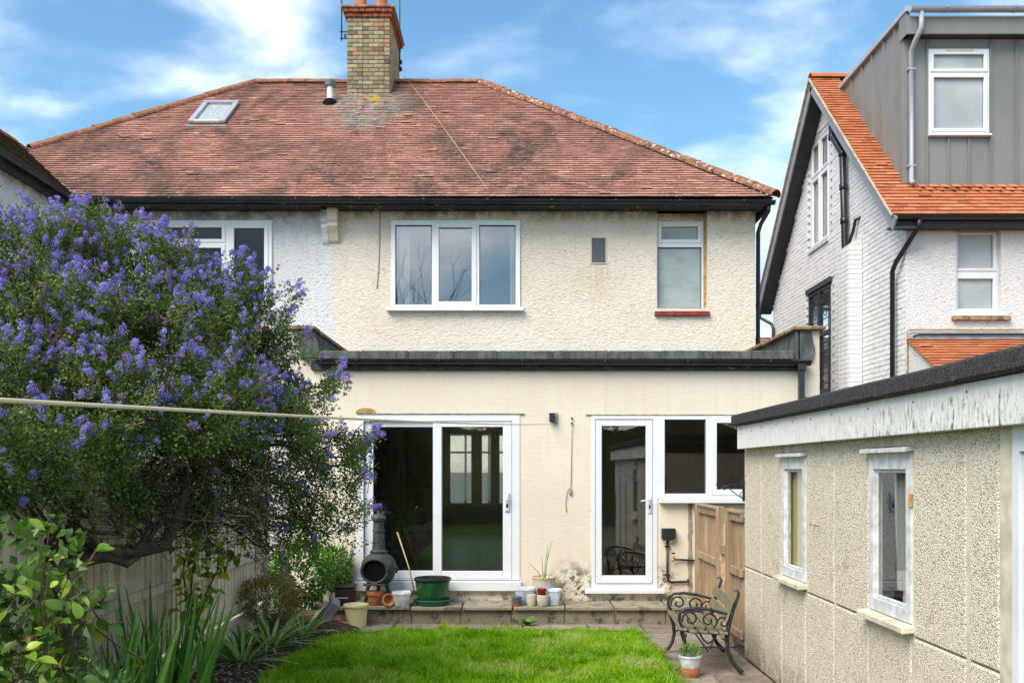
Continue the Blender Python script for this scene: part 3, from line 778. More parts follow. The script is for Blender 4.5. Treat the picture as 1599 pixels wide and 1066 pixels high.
# ------------------------------------------------------------------ the cream house (right half of the pair)
TP = .791; PC = 1 / math.sqrt(1 + TP * TP); PS = TP * PC
YE, ZE = 14.08, 5.93; XR, XL = 3.97, -9.77; A = 4.615
YR, ZR = YE + A, ZE + A * TP; SL = A / PC
def on_roof(px, py):       # point of the rear roof slope seen at a photo pixel
    k = (HY - py) / F
    Y = (ZE - CZ - TP * YE) / (k - TP); return Vector(((px - CX) * Y / F, Y, CZ + k * Y))
XP = -2.79
house = thing('house', 'cream pebble-rendered semi-detached house with red tiled roof and white windows', 'house', (0.5, 14.5, 0))
W1 = (-1.884, 0.125, 4.333, 5.69); W2 = (2.26, 3.05, 4.33, 5.84)
MB().plate(XP, 3.8, 2.9, 5.84, [W1, W2], 14.5, 14.75).build('wall', M['cream_rough'], house)
mb = MB(); mb.plate(-22.7, -14.751, -.04, 5.8, [], 0, .25); mb.v = [Vector((3.8 - v.y, -v.x, v.z)) for v in mb.v]; mb.build('side_wall', M['cream_rough'], house)
MB().plate(XP, 3.8, -.04, 5.8, [(-1.75, 0.05, .95, 2.68)], 22.46, 22.7).build('front_wall', M['cream_rough'], house)
# rooms
rm = MB(); rm.add([(-2.6, 14.76, 3.4), (3.5, 14.76, 3.4), (3.5, 18.5, 3.4), (-2.6, 18.5, 3.4), (-2.6, 14.76, 5.79), (3.5, 14.76, 5.79), (3.5, 18.5, 5.79), (-2.6, 18.5, 5.79)],
                  [(0, 1, 2, 3), (4, 7, 6, 5), (2, 6, 7, 3), (0, 3, 7, 4), (1, 5, 6, 2)])
rm.build('bedroom', M['room_light'], house)
rm = MB(); X0, X1, Y0, Y1, Z0, Z1 = -2.55, .42, 11.76, 22.45, .3, 2.75
rm.add([(X0, Y0, Z0), (X1, Y0, Z0), (X1, Y1, Z0), (X0, Y1, Z0), (X0, Y0, Z1), (X1, Y0, Z1), (X1, Y1, Z1), (X0, Y1, Z1)], [(4, 7, 6, 5), (0, 3, 7, 4), (1, 5, 6, 2)])
rm.build('sitting_room', M['room'], house)
rm = MB(); rm.add([(X0, Y0, Z0), (X1, Y0, Z0), (X1, Y1, Z0), (X0, Y1, Z0)], [(0, 1, 2, 3)]); rm.build('sitting_room_floor', M['floor_in'], house)
w = MB().plate(-1.75, .05, .95, 2.68, [(-1.69, -1.15, 1.0, 2.2), (-1.10, -.58, 1.0, 2.2), (-.53, -.01, 1.0, 2.2), (-1.69, -1.15, 2.25, 2.63), (-1.10, -.58, 2.25, 2.63), (-.53, -.01, 2.25, 2.63)], 22.5, 22.56).build('window', M['pvc'], house)
for a, b_ in ((-1.69, -1.15), (-1.10, -.58), (-.53, -.01)): MB().box(a, b_, 22.52, 22.526, 1.0, 2.63).build('pane', M['glass'], w)
# rear windows of the upper floor
z = lambda py: CZ + (HY - py) / 100.0
xh = lambda px: (px - CX) / 100.0
window(house, *W1[:2], *W1[2:], 14.47, [(xh(618), xh(675), z(476), z(352), 0), (xh(680), xh(743.5), z(477.5), z(350), .062), (xh(749), xh(805.5), z(476), z(352), 0)],
       glass='glass_up', sill=(xh(605), xh(818), z(486.5), z(481), .07, 'pvc'))
window(house, xh(1026), xh(1101), z(484.5), z(343), 14.60, [(xh(1030.5), xh(1096.5), z(376), z(347), .045, 'frosted'), (xh(1029), xh(1098), z(479.5), z(383.5), 0, 'frosted')],
       sill=(xh(1022.5), xh(1108), z(493.5), z(486.5), .16, 'redtile'))
MB().box(xh(1023.5), xh(1104.8), 14.61, 14.74, z(343) + .002, 5.835).build('window_head', M['cream_rough'], house)
MB().box(xh(1101) + .002, xh(1104.8), 14.585, 14.74, z(484.5), z(343)).build('window_reveal', M['amber'], house)
MB().box(xh(925), xh(945.5), 14.488, 14.51, z(410.5), z(372.5), .004).build('wall_vent', M['vent'], house)
MB().ring(xh(922.5), xh(948), z(412.5), z(370), .02, 14.484, 14.502, .006).build('vent_surround', M['cream_smooth'], house)
# corbel at the party line
cb = MB(); prof = [(0, 5.842), (-.21, 5.842), (-.21, 5.66), (-.17, 5.62), (-.19, 5.57), (-.10, 5.47), (-.05, 5.37), (0, 5.33)]
cb.prism([(xh(515), 14.50 + a, b_) for a, b_ in prof], (xh(530) - xh(515), 0, 0)); cb.build('corbel', M['cream_smooth'], house)
# eaves
MB().box(XP, 3.93, 14.13, 14.155, 5.825, 5.90, .004).build('fascia', M['fascia'], house)
MB().box(XP, 3.93, 14.157, 14.498, 5.845, 5.86).build('soffit', M['fascia'], house)
mb = MB()
half_gutter((XP + .002, 14.075, 5.905), (3.985, 14.075, 5.875), .058, M['black'], house)
MB().box(3.905, 3.93, 14.157, 22.9, 5.77, 5.90).build('fascia', M['fascia'], house)
MB().tube([(3.90, 14.10, 5.83), (3.90, 14.12, 5.74), (3.86, 14.4, 5.62), (3.86, 14.56, 5.52), (3.86, 14.60, .1)], .034, 10).build('downpipe', M['black'], house, True)
# roof
def quad(name, pts, mat, parent): return MB().add(pts, [tuple(range(len(pts)))]).build(name, mat, parent)
XRE, XLE = XR - A, XL + A
ov = Vector((0, 0, -.012))
roof = quad('roof', [Vector(p) + ov for p in ((XP, YE, ZE), (XR, YE, ZE), (XRE, YR, ZR), (XP, YR, ZR))], M['deck'], house)
quad('roof_side', [(XR, YE, ZE), (XR, YR + A, ZE), (XRE, YR, ZR)], M['tile_old'], house)
quad('roof_front', [(XR, YR + A, ZE), (XP, YR + A, ZE), (XP, YR, ZR), (XRE, YR, ZR)], M['tile_old'], house)
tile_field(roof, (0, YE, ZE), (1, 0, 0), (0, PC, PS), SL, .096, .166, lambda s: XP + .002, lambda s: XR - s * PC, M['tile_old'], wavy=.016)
ridge_tiles(roof, (XRE, YR, ZR - .005), (-2.36, YR, ZR - .005), .32, .115, M['hip_new'])
ridge_tiles(roof, (XR + .02, YE - .02, ZE + .02), (XRE, YR, ZR), .40, .125, M['hip_old'], 'hip_tile')
# chimney
CX0, CX1, CY0, CY1 = -3.20, -2.365, 18.0, 19.5
ch = MB().box(CX0 + .006, CX1 - .006, CY0 + .006, CY1 - .006, 8.75, 10.72).build('chimney', M['mortar'], house)
bcache = {}
def brick(parent, x0, x1, y0, y1, z0, z1, mat, q=None, b=.006, name='brick'):
    q = random.gauss(.5, .24) if q is None else q; q = min(.999, max(0, q)); qi = int(q * 10) if name == 'brick' else int(q * 3) 
    dims = (round(x1 - x0, 3), round(y1 - y0, 3), round(z1 - z0, 3), qi, mat.name)
    if dims not in bcache:
        mb = MB(); mb.rnd = (qi + .5) / 10 if name == 'brick' else (qi + .5) / 3
        mb.box(-dims[0] / 2, dims[0] / 2, -dims[1] / 2, dims[1] / 2, -dims[2] / 2, dims[2] / 2, b); bcache[dims] = mb.mesh(name, mat)
    return put(name, bcache[dims], parent, M=Matrix.Translation(((x0 + x1) / 2, (y0 + y1) / 2, (z0 + z1) / 2)) @ Matrix.Rotation(random.gauss(0, .008), 4, 'X') @ Matrix.Rotation(random.gauss(0, .006), 4, 'Z'))
cp = .0805; zc = 8.86; row = 0
while zc < 10.55:
    seq = [.205, .105, .205, .205, .115] if row % 2 else [.105, .205, .105, .205, .105, .11]
    x = CX0
    for j, L_ in enumerate(seq):
        x1 = min(x + L_, CX1) if j < len(seq) - 1 else CX1
        if x1 - x > .03: brick(ch, x + .005, x1 - .005, CY0 - .006, CY0 + .05, zc + .006, zc + cp - .006, M['brick'])
        x = x1
    y = CY0 + .052
    k = 0
    while y < CY1 - .03:
        L_ = (.205, .105)[(k + row) % 2]; y1 = min(y + L_, CY1)
        if zc > 9.05 + max(0, (y - CY0)) * .45: brick(ch, CX1 - .05, CX1 + .006, y + .005, y1 - .005, zc + .006, zc + cp - .006, M['brick'], random.gauss(.62, .14))
        y = y1; k += 1
    zc += cp; row += 1
for lvl, (z0_, pr) in enumerate(((10.565, .03), (10.645, .07))):
    x = CX0 - pr; k = lvl
    while x < CX1 + pr - .03:
        x1 = min(x + (.21, .11)[k % 2], CX1 + pr); brick(ch, x + .004, x1 - .004, CY0 - pr, CY0 + .06, z0_ + .004, z0_ + .076, M['brick_red']); x = x1; k += 1
    y = CY0 + .062; k = lvl
    while y < CY1 + pr - .03:
        y1 = min(y + (.11, .21)[k % 2], CY1 + pr); brick(ch, CX1 - .05, CX1 + pr, y + .004, y1 - .004, z0_ + .004, z0_ + .076, M['brick_red']); y = y1; k += 1
MB().box(CX0 - .10, CX1 + .10, CY0 - .10, CY1 + .10, 10.725, 10.775, .01).build('cap_slab', M['stone_coping'], ch)
for cx_ in (-2.98, -2.57):
    for cy_ in (18.3, 19.2):
        autosmooth(MB().lathe([(.145, 10.77), (.145, 10.82), (.125, 10.84), (.115, 11.1), (.135, 11.12), (.135, 11.18), (.10, 11.18), (.10, 10.9)], (cx_, cy_, 0), 20).build('chimney_pot', M['terracotta'], ch))
MB().box(CX0 - .02, CX0 + .14, CY0 - .035, CY0 - .012, 8.90, 9.06).build('lead_flashing', M['lead'], ch)
MB().obox((-2.92, CY0 - .05, 8.935), (.2, 0, 0), (0, .07, .05), (0, -.004, .006)).build('lead_flashing', M['lead'], ch)
MB().tube([(-2.60, CY0 - .015, 9.0), (-2.60, CY0 - .02, 8.93)], .04, 6).build('mortar_lump', M['putty'], ch)

# ------------------------------------------------------------------ white attached house (left half)
nb = thing('attached_house', 'white rendered left half of the semi-detached pair with a roof window', 'house', (-6, 14.5, 0))
XW = -6.80
W3 = (xh(228), xh(425.5), z(482), z(345))
MB().plate(XW, XP - .001, -.04, 5.84, [W3], 14.5, 14.75).build('wall', M['white_rough'], nb)
mb = MB(SIDE(0)); mb.plate(-14.499, -10.9, -.04, 5.80, [], 0, .25); mb.v = [Vector((XW - v.x, v.y, v.z)) for v in mb.v]; mb.build('wing_wall', M['white_rough'], nb)
MB().box(-9.6, XW - .251, 10.9, 11.1, -.04, 5.8).build('wing_end_wall', M['white_rough'], nb)
MB().box(-9.6, XP - .002, 22.46, 22.7, -.04, 5.8).build('front_wall', M['white_rough'], nb)
MB().box(-9.6, -9.4, 11.1, 22.46, -.04, 5.8).build('side_wall', M['white_rough'], nb)
window(nb, *W3, 14.47, [(xh(234), xh(352), z(378), z(352), .04), (xh(234), xh(352), z(477), z(383), .05), (xh(362), xh(419), z(477), z(352), .05)], glass='glass_thin',
       sill=(xh(222), xh(431), z(488), z(482.5), .07, 'pvc'))
rm = MB(); rm.add([(-6.5, 14.76, 3.2), (-2.9, 14.76, 3.2), (-2.9, 18, 3.2), (-6.5, 18, 3.2), (-6.5, 14.76, 5.79), (-2.9, 14.76, 5.79), (-2.9, 18, 5.79), (-6.5, 18, 5.79)], [(0, 1, 2, 3), (4, 7, 6, 5), (2, 6, 7, 3), (0, 3, 7, 4), (1, 5, 6, 2)])
rm.build('bedroom', M['room'], nb)
cb = MB(); cb.prism([(xh(505), 14.50 + a * .9, b_ - .02) for a, b_ in prof], (xh(514.5) - xh(505), 0, 0)); cb.build('corbel', M['white_rough'], nb)
MB().box(-6.68, XP - .001, 14.13, 14.155, 5.825, 5.90, .004).build('fascia', M['fascia'], nb)
MB().box(XW, XP - .001, 14.157, 14.498, 5.845, 5.86).build('soffit', M['fascia'], nb)
half_gutter((-6.60, 14.075, 5.925), (XP - .002, 14.075, 5.905), .058, M['black'], nb)
MB().box(-6.705, -6.68, 10.9, 14.13, 5.77, 5.90, .004).build('fascia', M['fascia'], nb)
MB().box(XW + .002, -6.706, 10.9, 14.156, 5.795, 5.815).build('soffit', M['fascia'], nb)
half_gutter((-6.60, 14.06, 5.91), (-6.60, 10.9, 5.93), .058, M['black'], nb)
roofn = quad('roof', [Vector(p) + ov for p in ((-6.65, YE, ZE), (XP, YE, ZE), (XP, YR, ZR), (XLE, YR, ZR), (XL + 1.56, YE + 1.56, ZE + 1.56 * TP))], M['deck'], nb)
quad('roof_side', [(XL, YR + A, ZE), (XL, YE, ZE), (XLE, YR, ZR)], M['tile_brown'], nb)
quad('roof_front', [(XP, YR + A, ZE), (XL, YR + A, ZE), (XLE, YR, ZR), (XP, YR, ZR)], M['tile_old'], nb)
def lo_b(s):
    t = s * PC
    return -6.65 - t if t < 1.56 else XL + t
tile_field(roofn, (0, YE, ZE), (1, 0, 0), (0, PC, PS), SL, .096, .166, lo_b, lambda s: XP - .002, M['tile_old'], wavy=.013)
wing = quad('wing_roof', [Vector(p) + ov for p in ((-6.65, 10.8, ZE), (-6.65, YE, ZE), (-8.21, YE + 1.56, ZE + 1.56 * TP), (-8.21, 10.8, ZE + 1.56 * TP))], M['deck'], nb)
tile_field(wing, (-6.65, 0, ZE), (0, 1, 0), (-PC, 0, PS), 1.56 / PC, .096, .166, lambda s: 10.8, lambda s: YE + s * PC, M['tile_brown'], wavy=.02, n_ind=200, pick=lambda x, s: x > 11.8)
quad('wing_roof_left', [(-9.77, 10.8, ZE), (-9.77, YE, ZE), (-8.21, YE + 1.56, ZE + 1.56 * TP), (-8.21, 10.8, ZE + 1.56 * TP)], M['tile_brown'], nb)
ridge_tiles(wing, (-8.21, 10.8, ZE + 1.56 * TP), (-8.21, YE + 1.5, ZE + 1.56 * TP), .32, .11, M['hip_new'])
ridge_tiles(roofn, (XL + 1.62, YE + 1.62, ZE + 1.62 * TP), (XLE, YR, ZR), .40, .125, M['hip_new'], 'hip_tile')
ridge_tiles(roofn, (XLE, YR, ZR - .005), (-3.21, YR, ZR - .005), .32, .115, M['hip_new'])
# mortar in the valley with yellow lichen, roof window, flue
for i in range(16):
    t = i * .105 + .02; MB().lathe([(.0, .035), (.05, .03), (.06, 0)], (-6.66 - t, YE + t - .02, ZE + t * TP + .005), 7).build('valley_mortar', M['verge' if i in (2, 3, 5, 8) else 'putty'], roofn, True)
un, vn = Vector((1, 0, 0)), Vector((0, PC, PS)); nn_ = un.cross(vn)
p0 = (on_roof(303, 197) + on_roof(352, 197)) / 2; p1 = (on_roof(318, 168) + on_roof(368, 168)) / 2
wS = .33; hS = (p1 - p0).dot(vn) / 2; cS = (p0 + p1) / 2; cS.x = (p0.x + p1.x) / 2
def slope_box(name, x0, x1, s0, s1, n0, n1, mat, parent, b=.004):
    return MB().obox(cS + un * (x0 + x1) / 2 + vn * (s0 + s1) / 2 + nn_ * (n0 + n1) / 2, un * (x1 - x0) / 2, vn * (s1 - s0) / 2, nn_ * (n1 - n0) / 2, b).build(name, mat, parent)
sk = slope_box('roof_window', -wS + .02, wS - .02, -hS + .02, hS - .02, 0, .05, M['black'], nb)
slope_box('frame_side', -wS, -wS + .09, -hS, hS, .051, .10, M['gutter_grey'], sk); slope_box('frame_side', wS - .09, wS, -hS, hS, .051, .10, M['gutter_grey'], sk)
slope_box('frame_top', -wS, wS, hS + .002, hS + .09, .045, .11, M['gutter_grey'], sk); slope_box('frame_bottom', -wS + .092, wS - .092, -hS, -hS + .08, .051, .098, M['cream_glaze'], sk)
slope_box('pane', -wS + .092, wS - .092, -hS + .082, hS - .003, .055, .07, M['glass_thin'], sk, 0)
slope_box('blind', -wS + .092, wS - .092, -hS + .082, hS - .003, .0505, .053, M['white_glaze'], sk, 0)
slope_box('lead_apron', -wS - .04, wS + .03, -hS - .12, -hS - .003, .028, .036, M['lead'], sk, 0)
fp = on_roof(516, 163)
fl = MB().lathe([(.10, -.02), (.075, .06), (.06, .08), (.06, .34), (.055, .36)], fp, 14).build('flue_pipe', M['white_glaze'], nb, True)
MB().lathe([(.17, -.06), (.13, .05), (.065, .10)], fp, 14).build('lead_collar', M['matt_black'], fl, True)
autosmooth(MB().lathe([(.05, .33), (.10, .34), (.105, .42), (.08, .455), (.0, .46)], fp, 14).build('cap', M['slate_pot'], fl))

# ------------------------------------------------------------------ rear extension
ext = thing('rear_extension', 'single-storey cream rendered flat-roofed rear extension with patio doors', 'extension', (0.5, 11.5, 0))
ze = lambda py: CZ + (HY - py) * 11.5 / F
xe = lambda px: (px - CX) * 11.5 / F
D1 = (xe(557.5), xe(812), ze(921.5), ze(647)); D2 = (xe(924), xe(1026.5), ze(918.5), ze(648.5)); W4 = (xe(1026.5), xe(1187), ze(778), ze(648.5))
MB().plate(-2.74, 3.81, -.04, 3.05, [D1, D2, W4], 11.5, 11.75).build('wall', M['cream_smooth'], ext)
mb = MB(SIDE(3.81)); mb.plate(-14.5, -11.751, -.04, 3.53, [], -.25, 0); mb.build('side_wall', M['cream_smooth'], ext)
MB().box(3.56, 3.808, 11.502, 11.75, 3.051, 3.53).build('parapet_end', M['cream_smooth'], ext)
MB().box(-2.739, -2.49, 11.502, 14.49, 3.051, 3.53).build('parapet', M['cream_smooth'], ext)
MB().box(-2.738, -2.49, 11.751, 14.5, -.04, 3.05).build('side_wall', M['cream_smooth'], ext)
MB().box(-2.488, 3.558, 11.6, 14.498, 3.052, 3.17).build('flat_roof', M['gfelt'], ext)
# felt kerb along the front in lapped lengths, felt dressed up the parapets
xk = [xe(499), xe(565), xe(640), xe(711), xe(778), xe(863), xe(949), xe(1030), xe(1112), xe(1172), xe(1237)]
for i, (a, b_) in enumerate(zip(xk[:-1], xk[1:])):
    o = .002 * (i % 2)
    MB().box(a + .0005, b_ - .0005, 11.40 - o, 11.62, 3.165, 3.272 + o, .010).build('felt_strip', M['gfelt'], ext)
for sgn, xa, xb in ((1, 3.535, 3.557), (-1, -2.488, -2.466)):
    ya = 11.47
    for i, yb in enumerate((12.2, 13.1, 14.0, 14.49)):
        MB().box(xa - .002 * (i % 2) * sgn, xb, ya, yb - .004, 3.171, 3.525, .003).build('felt_upstand', M['gfelt'], ext); ya = yb
mb = MB(); mb.prism([(3.50, 11.47, 3.15), (3.72, 11.47, 3.15), (3.745, 11.47, 3.30), (3.72, 11.47, 3.40), (3.70, 11.47, 3.52), (3.50, 11.47, 3.52)], (0, .028, 0)); mb.build('felt_wrap', M['gfelt'], ext)
mb = MB(); mb.prism([(-2.50, 11.472, 3.10), (-2.36, 11.472, 3.10), (-2.40, 11.472, 3.38), (-2.47, 11.472, 3.52), (-2.66, 11.472, 3.52), (-2.62, 11.472, 3.2)], (0, .026, 0)); mb.build('felt_wrap', M['gfelt'], ext)
for xa, xb in ((3.47, 3.87), (-2.80, -2.43)):
    ya = 11.42
    for yb in (11.78, 12.4, 13.1, 13.8, 14.49):
        MB().obox(((xa + xb) / 2, (ya + yb) / 2, 3.556 + random.gauss(0, .004)), ((xb - xa) / 2, 0, 0), (0, (yb - ya) / 2 - .003, 0), (0, 0, .024), .01).build('coping', M['stone_coping'], ext); ya = yb
MB().box(-2.47, 3.62, 11.452, 11.498, 3.035, 3.16, .004).build('fascia', M['fascia'], ext)
half_gutter((-2.40, 11.39, 3.165), (3.66, 11.39, 3.14), .056, M['black'], ext, brackets=1.0)
dp = MB().box(3.515, 3.585, 11.36, 11.43, .02, 3.07, .01).build('downpipe', M['black'], ext)
MB().box(3.50, 3.60, 11.345, 11.45, 3.02, 3.12, .01).build('outlet', M['black'], dp)
# kitchen
rm = MB(); X0, X1, Y0, Y1, Z0, Z1 = .55, 3.5, 11.76, 15.4, .3, 2.75
rm.add([(X0, Y0, Z0), (X1, Y0, Z0), (X1, Y1, Z0), (X0, Y1, Z0), (X0, Y0, Z1), (X1, Y0, Z1), (X1, Y1, Z1), (X0, Y1, Z1)], [(4, 7, 6, 5), (0, 3, 7, 4), (1, 5, 6, 2), (2, 6, 7, 3)])
rm.build('kitchen', M['room'], ext)
rm = MB(); rm.add([(X0, Y0, Z0), (X1, Y0, Z0), (X1, Y1, Z0), (X0, Y1, Z0)], [(0, 1, 2, 3)]); rm.build('kitchen_floor', M['floor_in'], ext)
kd = MB().plate(1.55, 2.35, .3, 2.3, [(1.70, 2.18, 1.62, 2.14)], 15.33, 15.37).build('inner_door', M['room'], ext); MB().box(1.70, 2.18, 15.345, 15.352, 1.62, 2.14).build('inner_door_glass', M['white_glaze'], kd)
MB().box(.56, .85, 12.4, 15.2, .3, 1.2, .005).build('worktop_unit', M['room_light'], ext)
# patio doors
pd = MB().plate(D1[0], D1[1], ze(905), D1[3], [(xe(568), xe(800), ze(903.5), ze(657))], 11.49, 11.60).build('patio_door', M['pvc'], ext)
for (a, b_, yy) in ((xe(569), xe(691), 11.535), (xe(676.5), xe(799.5), 11.50)):
    zz0, zz1 = ze(903), ze(657.5)
    s = MB(); s.box(a, a + .108, yy, yy + .032, zz0, zz1, .005); s.box(b_ - .108, b_, yy, yy + .032, zz0, zz1, .005)
    s.box(a + .1085, b_ - .1085, yy + .001, yy + .032, zz0, zz0 + .095, .005); s.box(a + .1085, b_ - .1085, yy + .001, yy + .032, zz1 - .07, zz1, .005)
    so = s.build('door_leaf', M['pvc'], pd); MB().box(a + .109, b_ - .109, yy + .012, yy + .018, zz0 + .096, zz1 - .071).build('pane', M['glass'], pd)
MB().box(D1[0] - .02, D1[1] + .02, 11.43, 11.60, ze(921.3), ze(906) - .002, .006).build('sill', M['pvc'], pd)
MB().box(xe(789), xe(796), 11.478, 11.499, ze(798), ze(768), .005).build('handle_plate', M['white_glaze'], pd)
MB().box(xe(791), xe(794), 11.474, 11.477, ze(792), ze(786)).build('keyhole', M['matt_black'], pd)
MB().tube([(xe(792.5), 11.478, ze(773)), (xe(792.5), 11.44, ze(774)), (xe(792.5), 11.44, ze(781)), (xe(792.5), 11.478, ze(782))], .008, 8).build('handle', M['pvc'], pd, True)
MB().box(D1[0] + .002, D1[1] + .06, 11.478, 11.51, ze(647) + .001, ze(647) + .016, .004).build('head_bead', M['putty'], pd)
mb = MB(); mb.prism([(xe(558) + .25 * math.cos(t) * 0.5 + .11, 11.485, ze(646.5) + .018 + .062 * math.sin(t)) for t in np.linspace(0, math.pi, 9)], (0, .02, 0)); mb.build('foam_patch', M['amber'], pd)
# back door
bd = MB().plate(D2[0], D2[1], D2[2], D2[3], [(xe(929.5), xe(1020), ze(909), ze(654))], 11.49, 11.56).build('back_door', M['pvc'], ext)
MB().ring(xe(930), xe(1019.5), ze(908.5), ze(654.5), .082, 11.50, 11.545, .006).build('door_leaf', M['pvc'], bd)
MB().box(xe(940) , xe(1009.5), 11.52, 11.526, ze(898.5), ze(664.5)).build('pane', M['glass'], bd)
MB().box(xe(931), xe(1018), 11.474, 11.499, ze(909.5), ze(905), .003).build('weather_bar', M['pvc'], bd)
MB().box(xe(913.5), xe(1037), 11.40, 11.56, ze(925), ze(919) , .006).build('sill', M['pvc'], bd)
MB().box(xe(1012), xe(1017.5), 11.486, 11.4995, ze(801), ze(775), .004).build('handle_plate', M['white_glaze'], bd)
MB().box(xe(1013.7), xe(1016), 11.483, 11.4855, ze(794), ze(788)).build('keyhole', M['matt_black'], bd)
MB().tube([(xe(1014.5), 11.486, ze(780)), (xe(1014.5), 11.44, ze(780)), (xe(1008), 11.435, ze(780.5)), (xe(1000), 11.437, ze(782))], [.009, .009, .009, .007], 8).build('handle', M['pvc'], bd, True)
MB().box(D2[0] - .07, W4[1], 11.482, 11.51, D2[3] + .001, D2[3] + .014, .004).build('head_bead', M['putty'], bd)
window(ext, *W4, 11.49, [(xe(1038), xe(1102.5), ze(770.5), ze(654.5), 0), (xe(1112), xe(1180), ze(771), ze(653), .058)], sill=(xe(1029.5), xe(1192), ze(785), ze(778.3), .09, 'pvc'))

# ------------------------------------------------------------------ detached white house on the right
dh = thing('detached_house', 'white painted detached house with orange tiled roof and grey zinc dormer', 'house', (8, 15, 0))
XS, YN = 5.6, 13.18; VX = 5.30
GY0, GY1, GAY, GZ0, GAZ = 12.92, 20.07, 16.5, 5.35, 8.76
GT = (GAZ - GZ0) / (GAY - GY0); GC = 1 / math.sqrt(1 + GT * GT); GS = GT * GC
def gable_z(y): return GZ0 + GT * ((y - GY0) if y < GAY else (GY1 - y)) - .13
H1 = (16.44, 17.42, 5.90, 7.87); H2 = (16.34, 17.55, 3.19, 5.10)
core = MB()
cuts = sorted({YN + .25, H2[0], H1[0], GAY, H1[1], H2[1], 19.9})
for ya, yb in zip(cuts[:-1], cuts[1:]):
    ym = (ya + yb) / 2; segs = [(-.04, None)]; zl = -.04; parts_ = []
    for h in sorted((H1, H2), key=lambda q: q[2]):
        if h[0] < ym < h[1]: parts_.append((zl, h[2])); zl = h[3]
    parts_.append((zl, None))
    for z0_, z1_ in parts_:
        za, zb = (gable_z(ya), gable_z(yb)) if z1_ is None else (z1_, z1_)
        core.prism([(XS + .012, yb, z0_), (XS + .012, ya, z0_), (XS + .012, ya, za), (XS + .012, yb, zb)], (.24, 0, 0))
gw = core.build('gable_wall', M['wmortar'], dh)
V, Fc, RR = [], [], []; cnt = 0; zc = .0; row = 0; BFn = [(0, 1, 3, 2), (4, 6, 7, 5), (0, 4, 5, 1), (2, 3, 7, 6), (0, 2, 6, 4), (1, 5, 7, 3)]
allb = []
while zc < 8.7:
    y = YN + .006 - (.1125 if row % 2 else 0)
    while y < 19.9:
        a, b_ = max(y + .004, YN + .006), min(y + .221, 19.9)
        y += .225
        if b_ - a < .03: continue
        if zc + .075 > min(gable_z(a), gable_z(b_)): continue
        if any(h[0] - .02 < b_ and a < h[1] + .02 and h[2] - .03 < zc + .07 and zc < h[3] + .03 for h in (H1, H2)): continue
        allb.append((a, b_, zc + .004, zc + .071))
    zc += .075; row += 1
near = sorted([b_ for b_ in allb if b_[2] > 2.9 and b_[0] < 15.9 and b_[0] >= YN and abs(b_[1] - b_[0] - .217) < .001], key=lambda t: t[0])[:300]; ns = set(near)
wm = []
for q in range(4):
    mb = MB(); mb.rnd = q / 3; mb.box(-.010, .03, -.1085, .1085, -.0335, .0335, .004); wm.append(mb.mesh('brick', M['wbrick']))
for (a, b_, c, d) in allb:
    px_ = random.gauss(0, .0018)
    if (a, b_, c, d) in ns:
        put('brick', random.choice(wm), gw, M=Matrix.Translation((XS + .003 + px_, (a + b_) / 2, (c + d) / 2)) @ Matrix.Rotation(random.gauss(0, .006), 4, 'Z'))
    else:
        b0 = len(V); rq = random.random()
        for i in (XS - .007 + px_, XS + .03):
            for j in (a, b_):
                for k in (c, d): V.append((i, j, k)); RR.append(rq)
        Fc += [[b0 + t for t in f] for f in BFn]
o = put('brick_field', np_mesh('brick_field', V, Fc, M['wbrick'], RR), gw); o['kind'] = 'stuff'
# pier on the gable wall with a sloped shoulder
pr = MB(); pr.prism([(XS - .23, 14.81, -.04), (XS - .012, 14.81, -.04), (XS - .012, 14.81, 5.55), (XS - .23, 14.81, 5.40)], (0, .44, 0)); pier = pr.build('pier', M['wmortar'], dh)
zc = 2.6; row = 0; V, Fc, RR = [], [], []
while zc < 5.36:
    cuts = [XS - .236, XS - .012] if row % 2 else [XS - .236, XS - .125, XS - .012]
    for a, b_ in zip(cuts[:-1], cuts[1:]): brick(pier, a + .002, b_ - .002, 14.802, 14.86, zc + .004, zc + .071, M['wbrick'], random.random(), .004, 'pier_brick')
    for a, b_ in ((14.862, 15.05), (15.055, 15.256)): brick(pier, XS - .237, XS - .2, a, b_, zc + .004, zc + .071, M['wbrick'], random.random(), .004, 'pier_brick')
    zc += .075; row += 1
# rear wall
HW = ((1493 - CX) * YN / F, (1563.5 - CX) * YN / F, CZ + (HY - 493) * YN / F, CZ + (HY - 350) * YN / F)
MB().plate(XS, 13.0, -.04, 5.27, [HW], YN, YN + .249).build('rear_wall', M['white_rough2'], dh)
rm = MB(); rm.add([(5.9, 13.43, 3.2), (8, 13.43, 3.2), (8, 15.5, 3.2), (5.9, 15.5, 3.2), (5.9, 13.43, 5.3), (8, 13.43, 5.3), (8, 15.5, 5.3), (5.9, 15.5, 5.3)], [(0, 1, 2, 3), (4, 7, 6, 5), (2, 6, 7, 3), (0, 3, 7, 4), (1, 5, 6, 2)]); rm.build('bathroom', M['room_light'], dh)
zn = lambda py: CZ + (HY - py) * YN / F
xn = lambda px: (px - CX) * YN / F
window(dh, *HW, YN + .09, [(xn(1497), xn(1559.5), zn(420), zn(361), .028), (xn(1497), xn(1559.5), zn(484), zn(430), .03)], glass='frosted_light', sill=(xn(1490), xn(1568), zn(493), zn(487), .10, 'pvc'))
MB().box(xn(1486), xn(1576), YN - .07, YN + .06, zn(500.5), zn(494), .006).build('tile_sill', M['stone_coping'], dh)
MB().box(HW[0] + .06, HW[1] - .06, YN + .075, YN + .089, zn(358), zn(355.5)).build('trickle_vent', M['pvc'], dh)
TS = SIDE(XS)
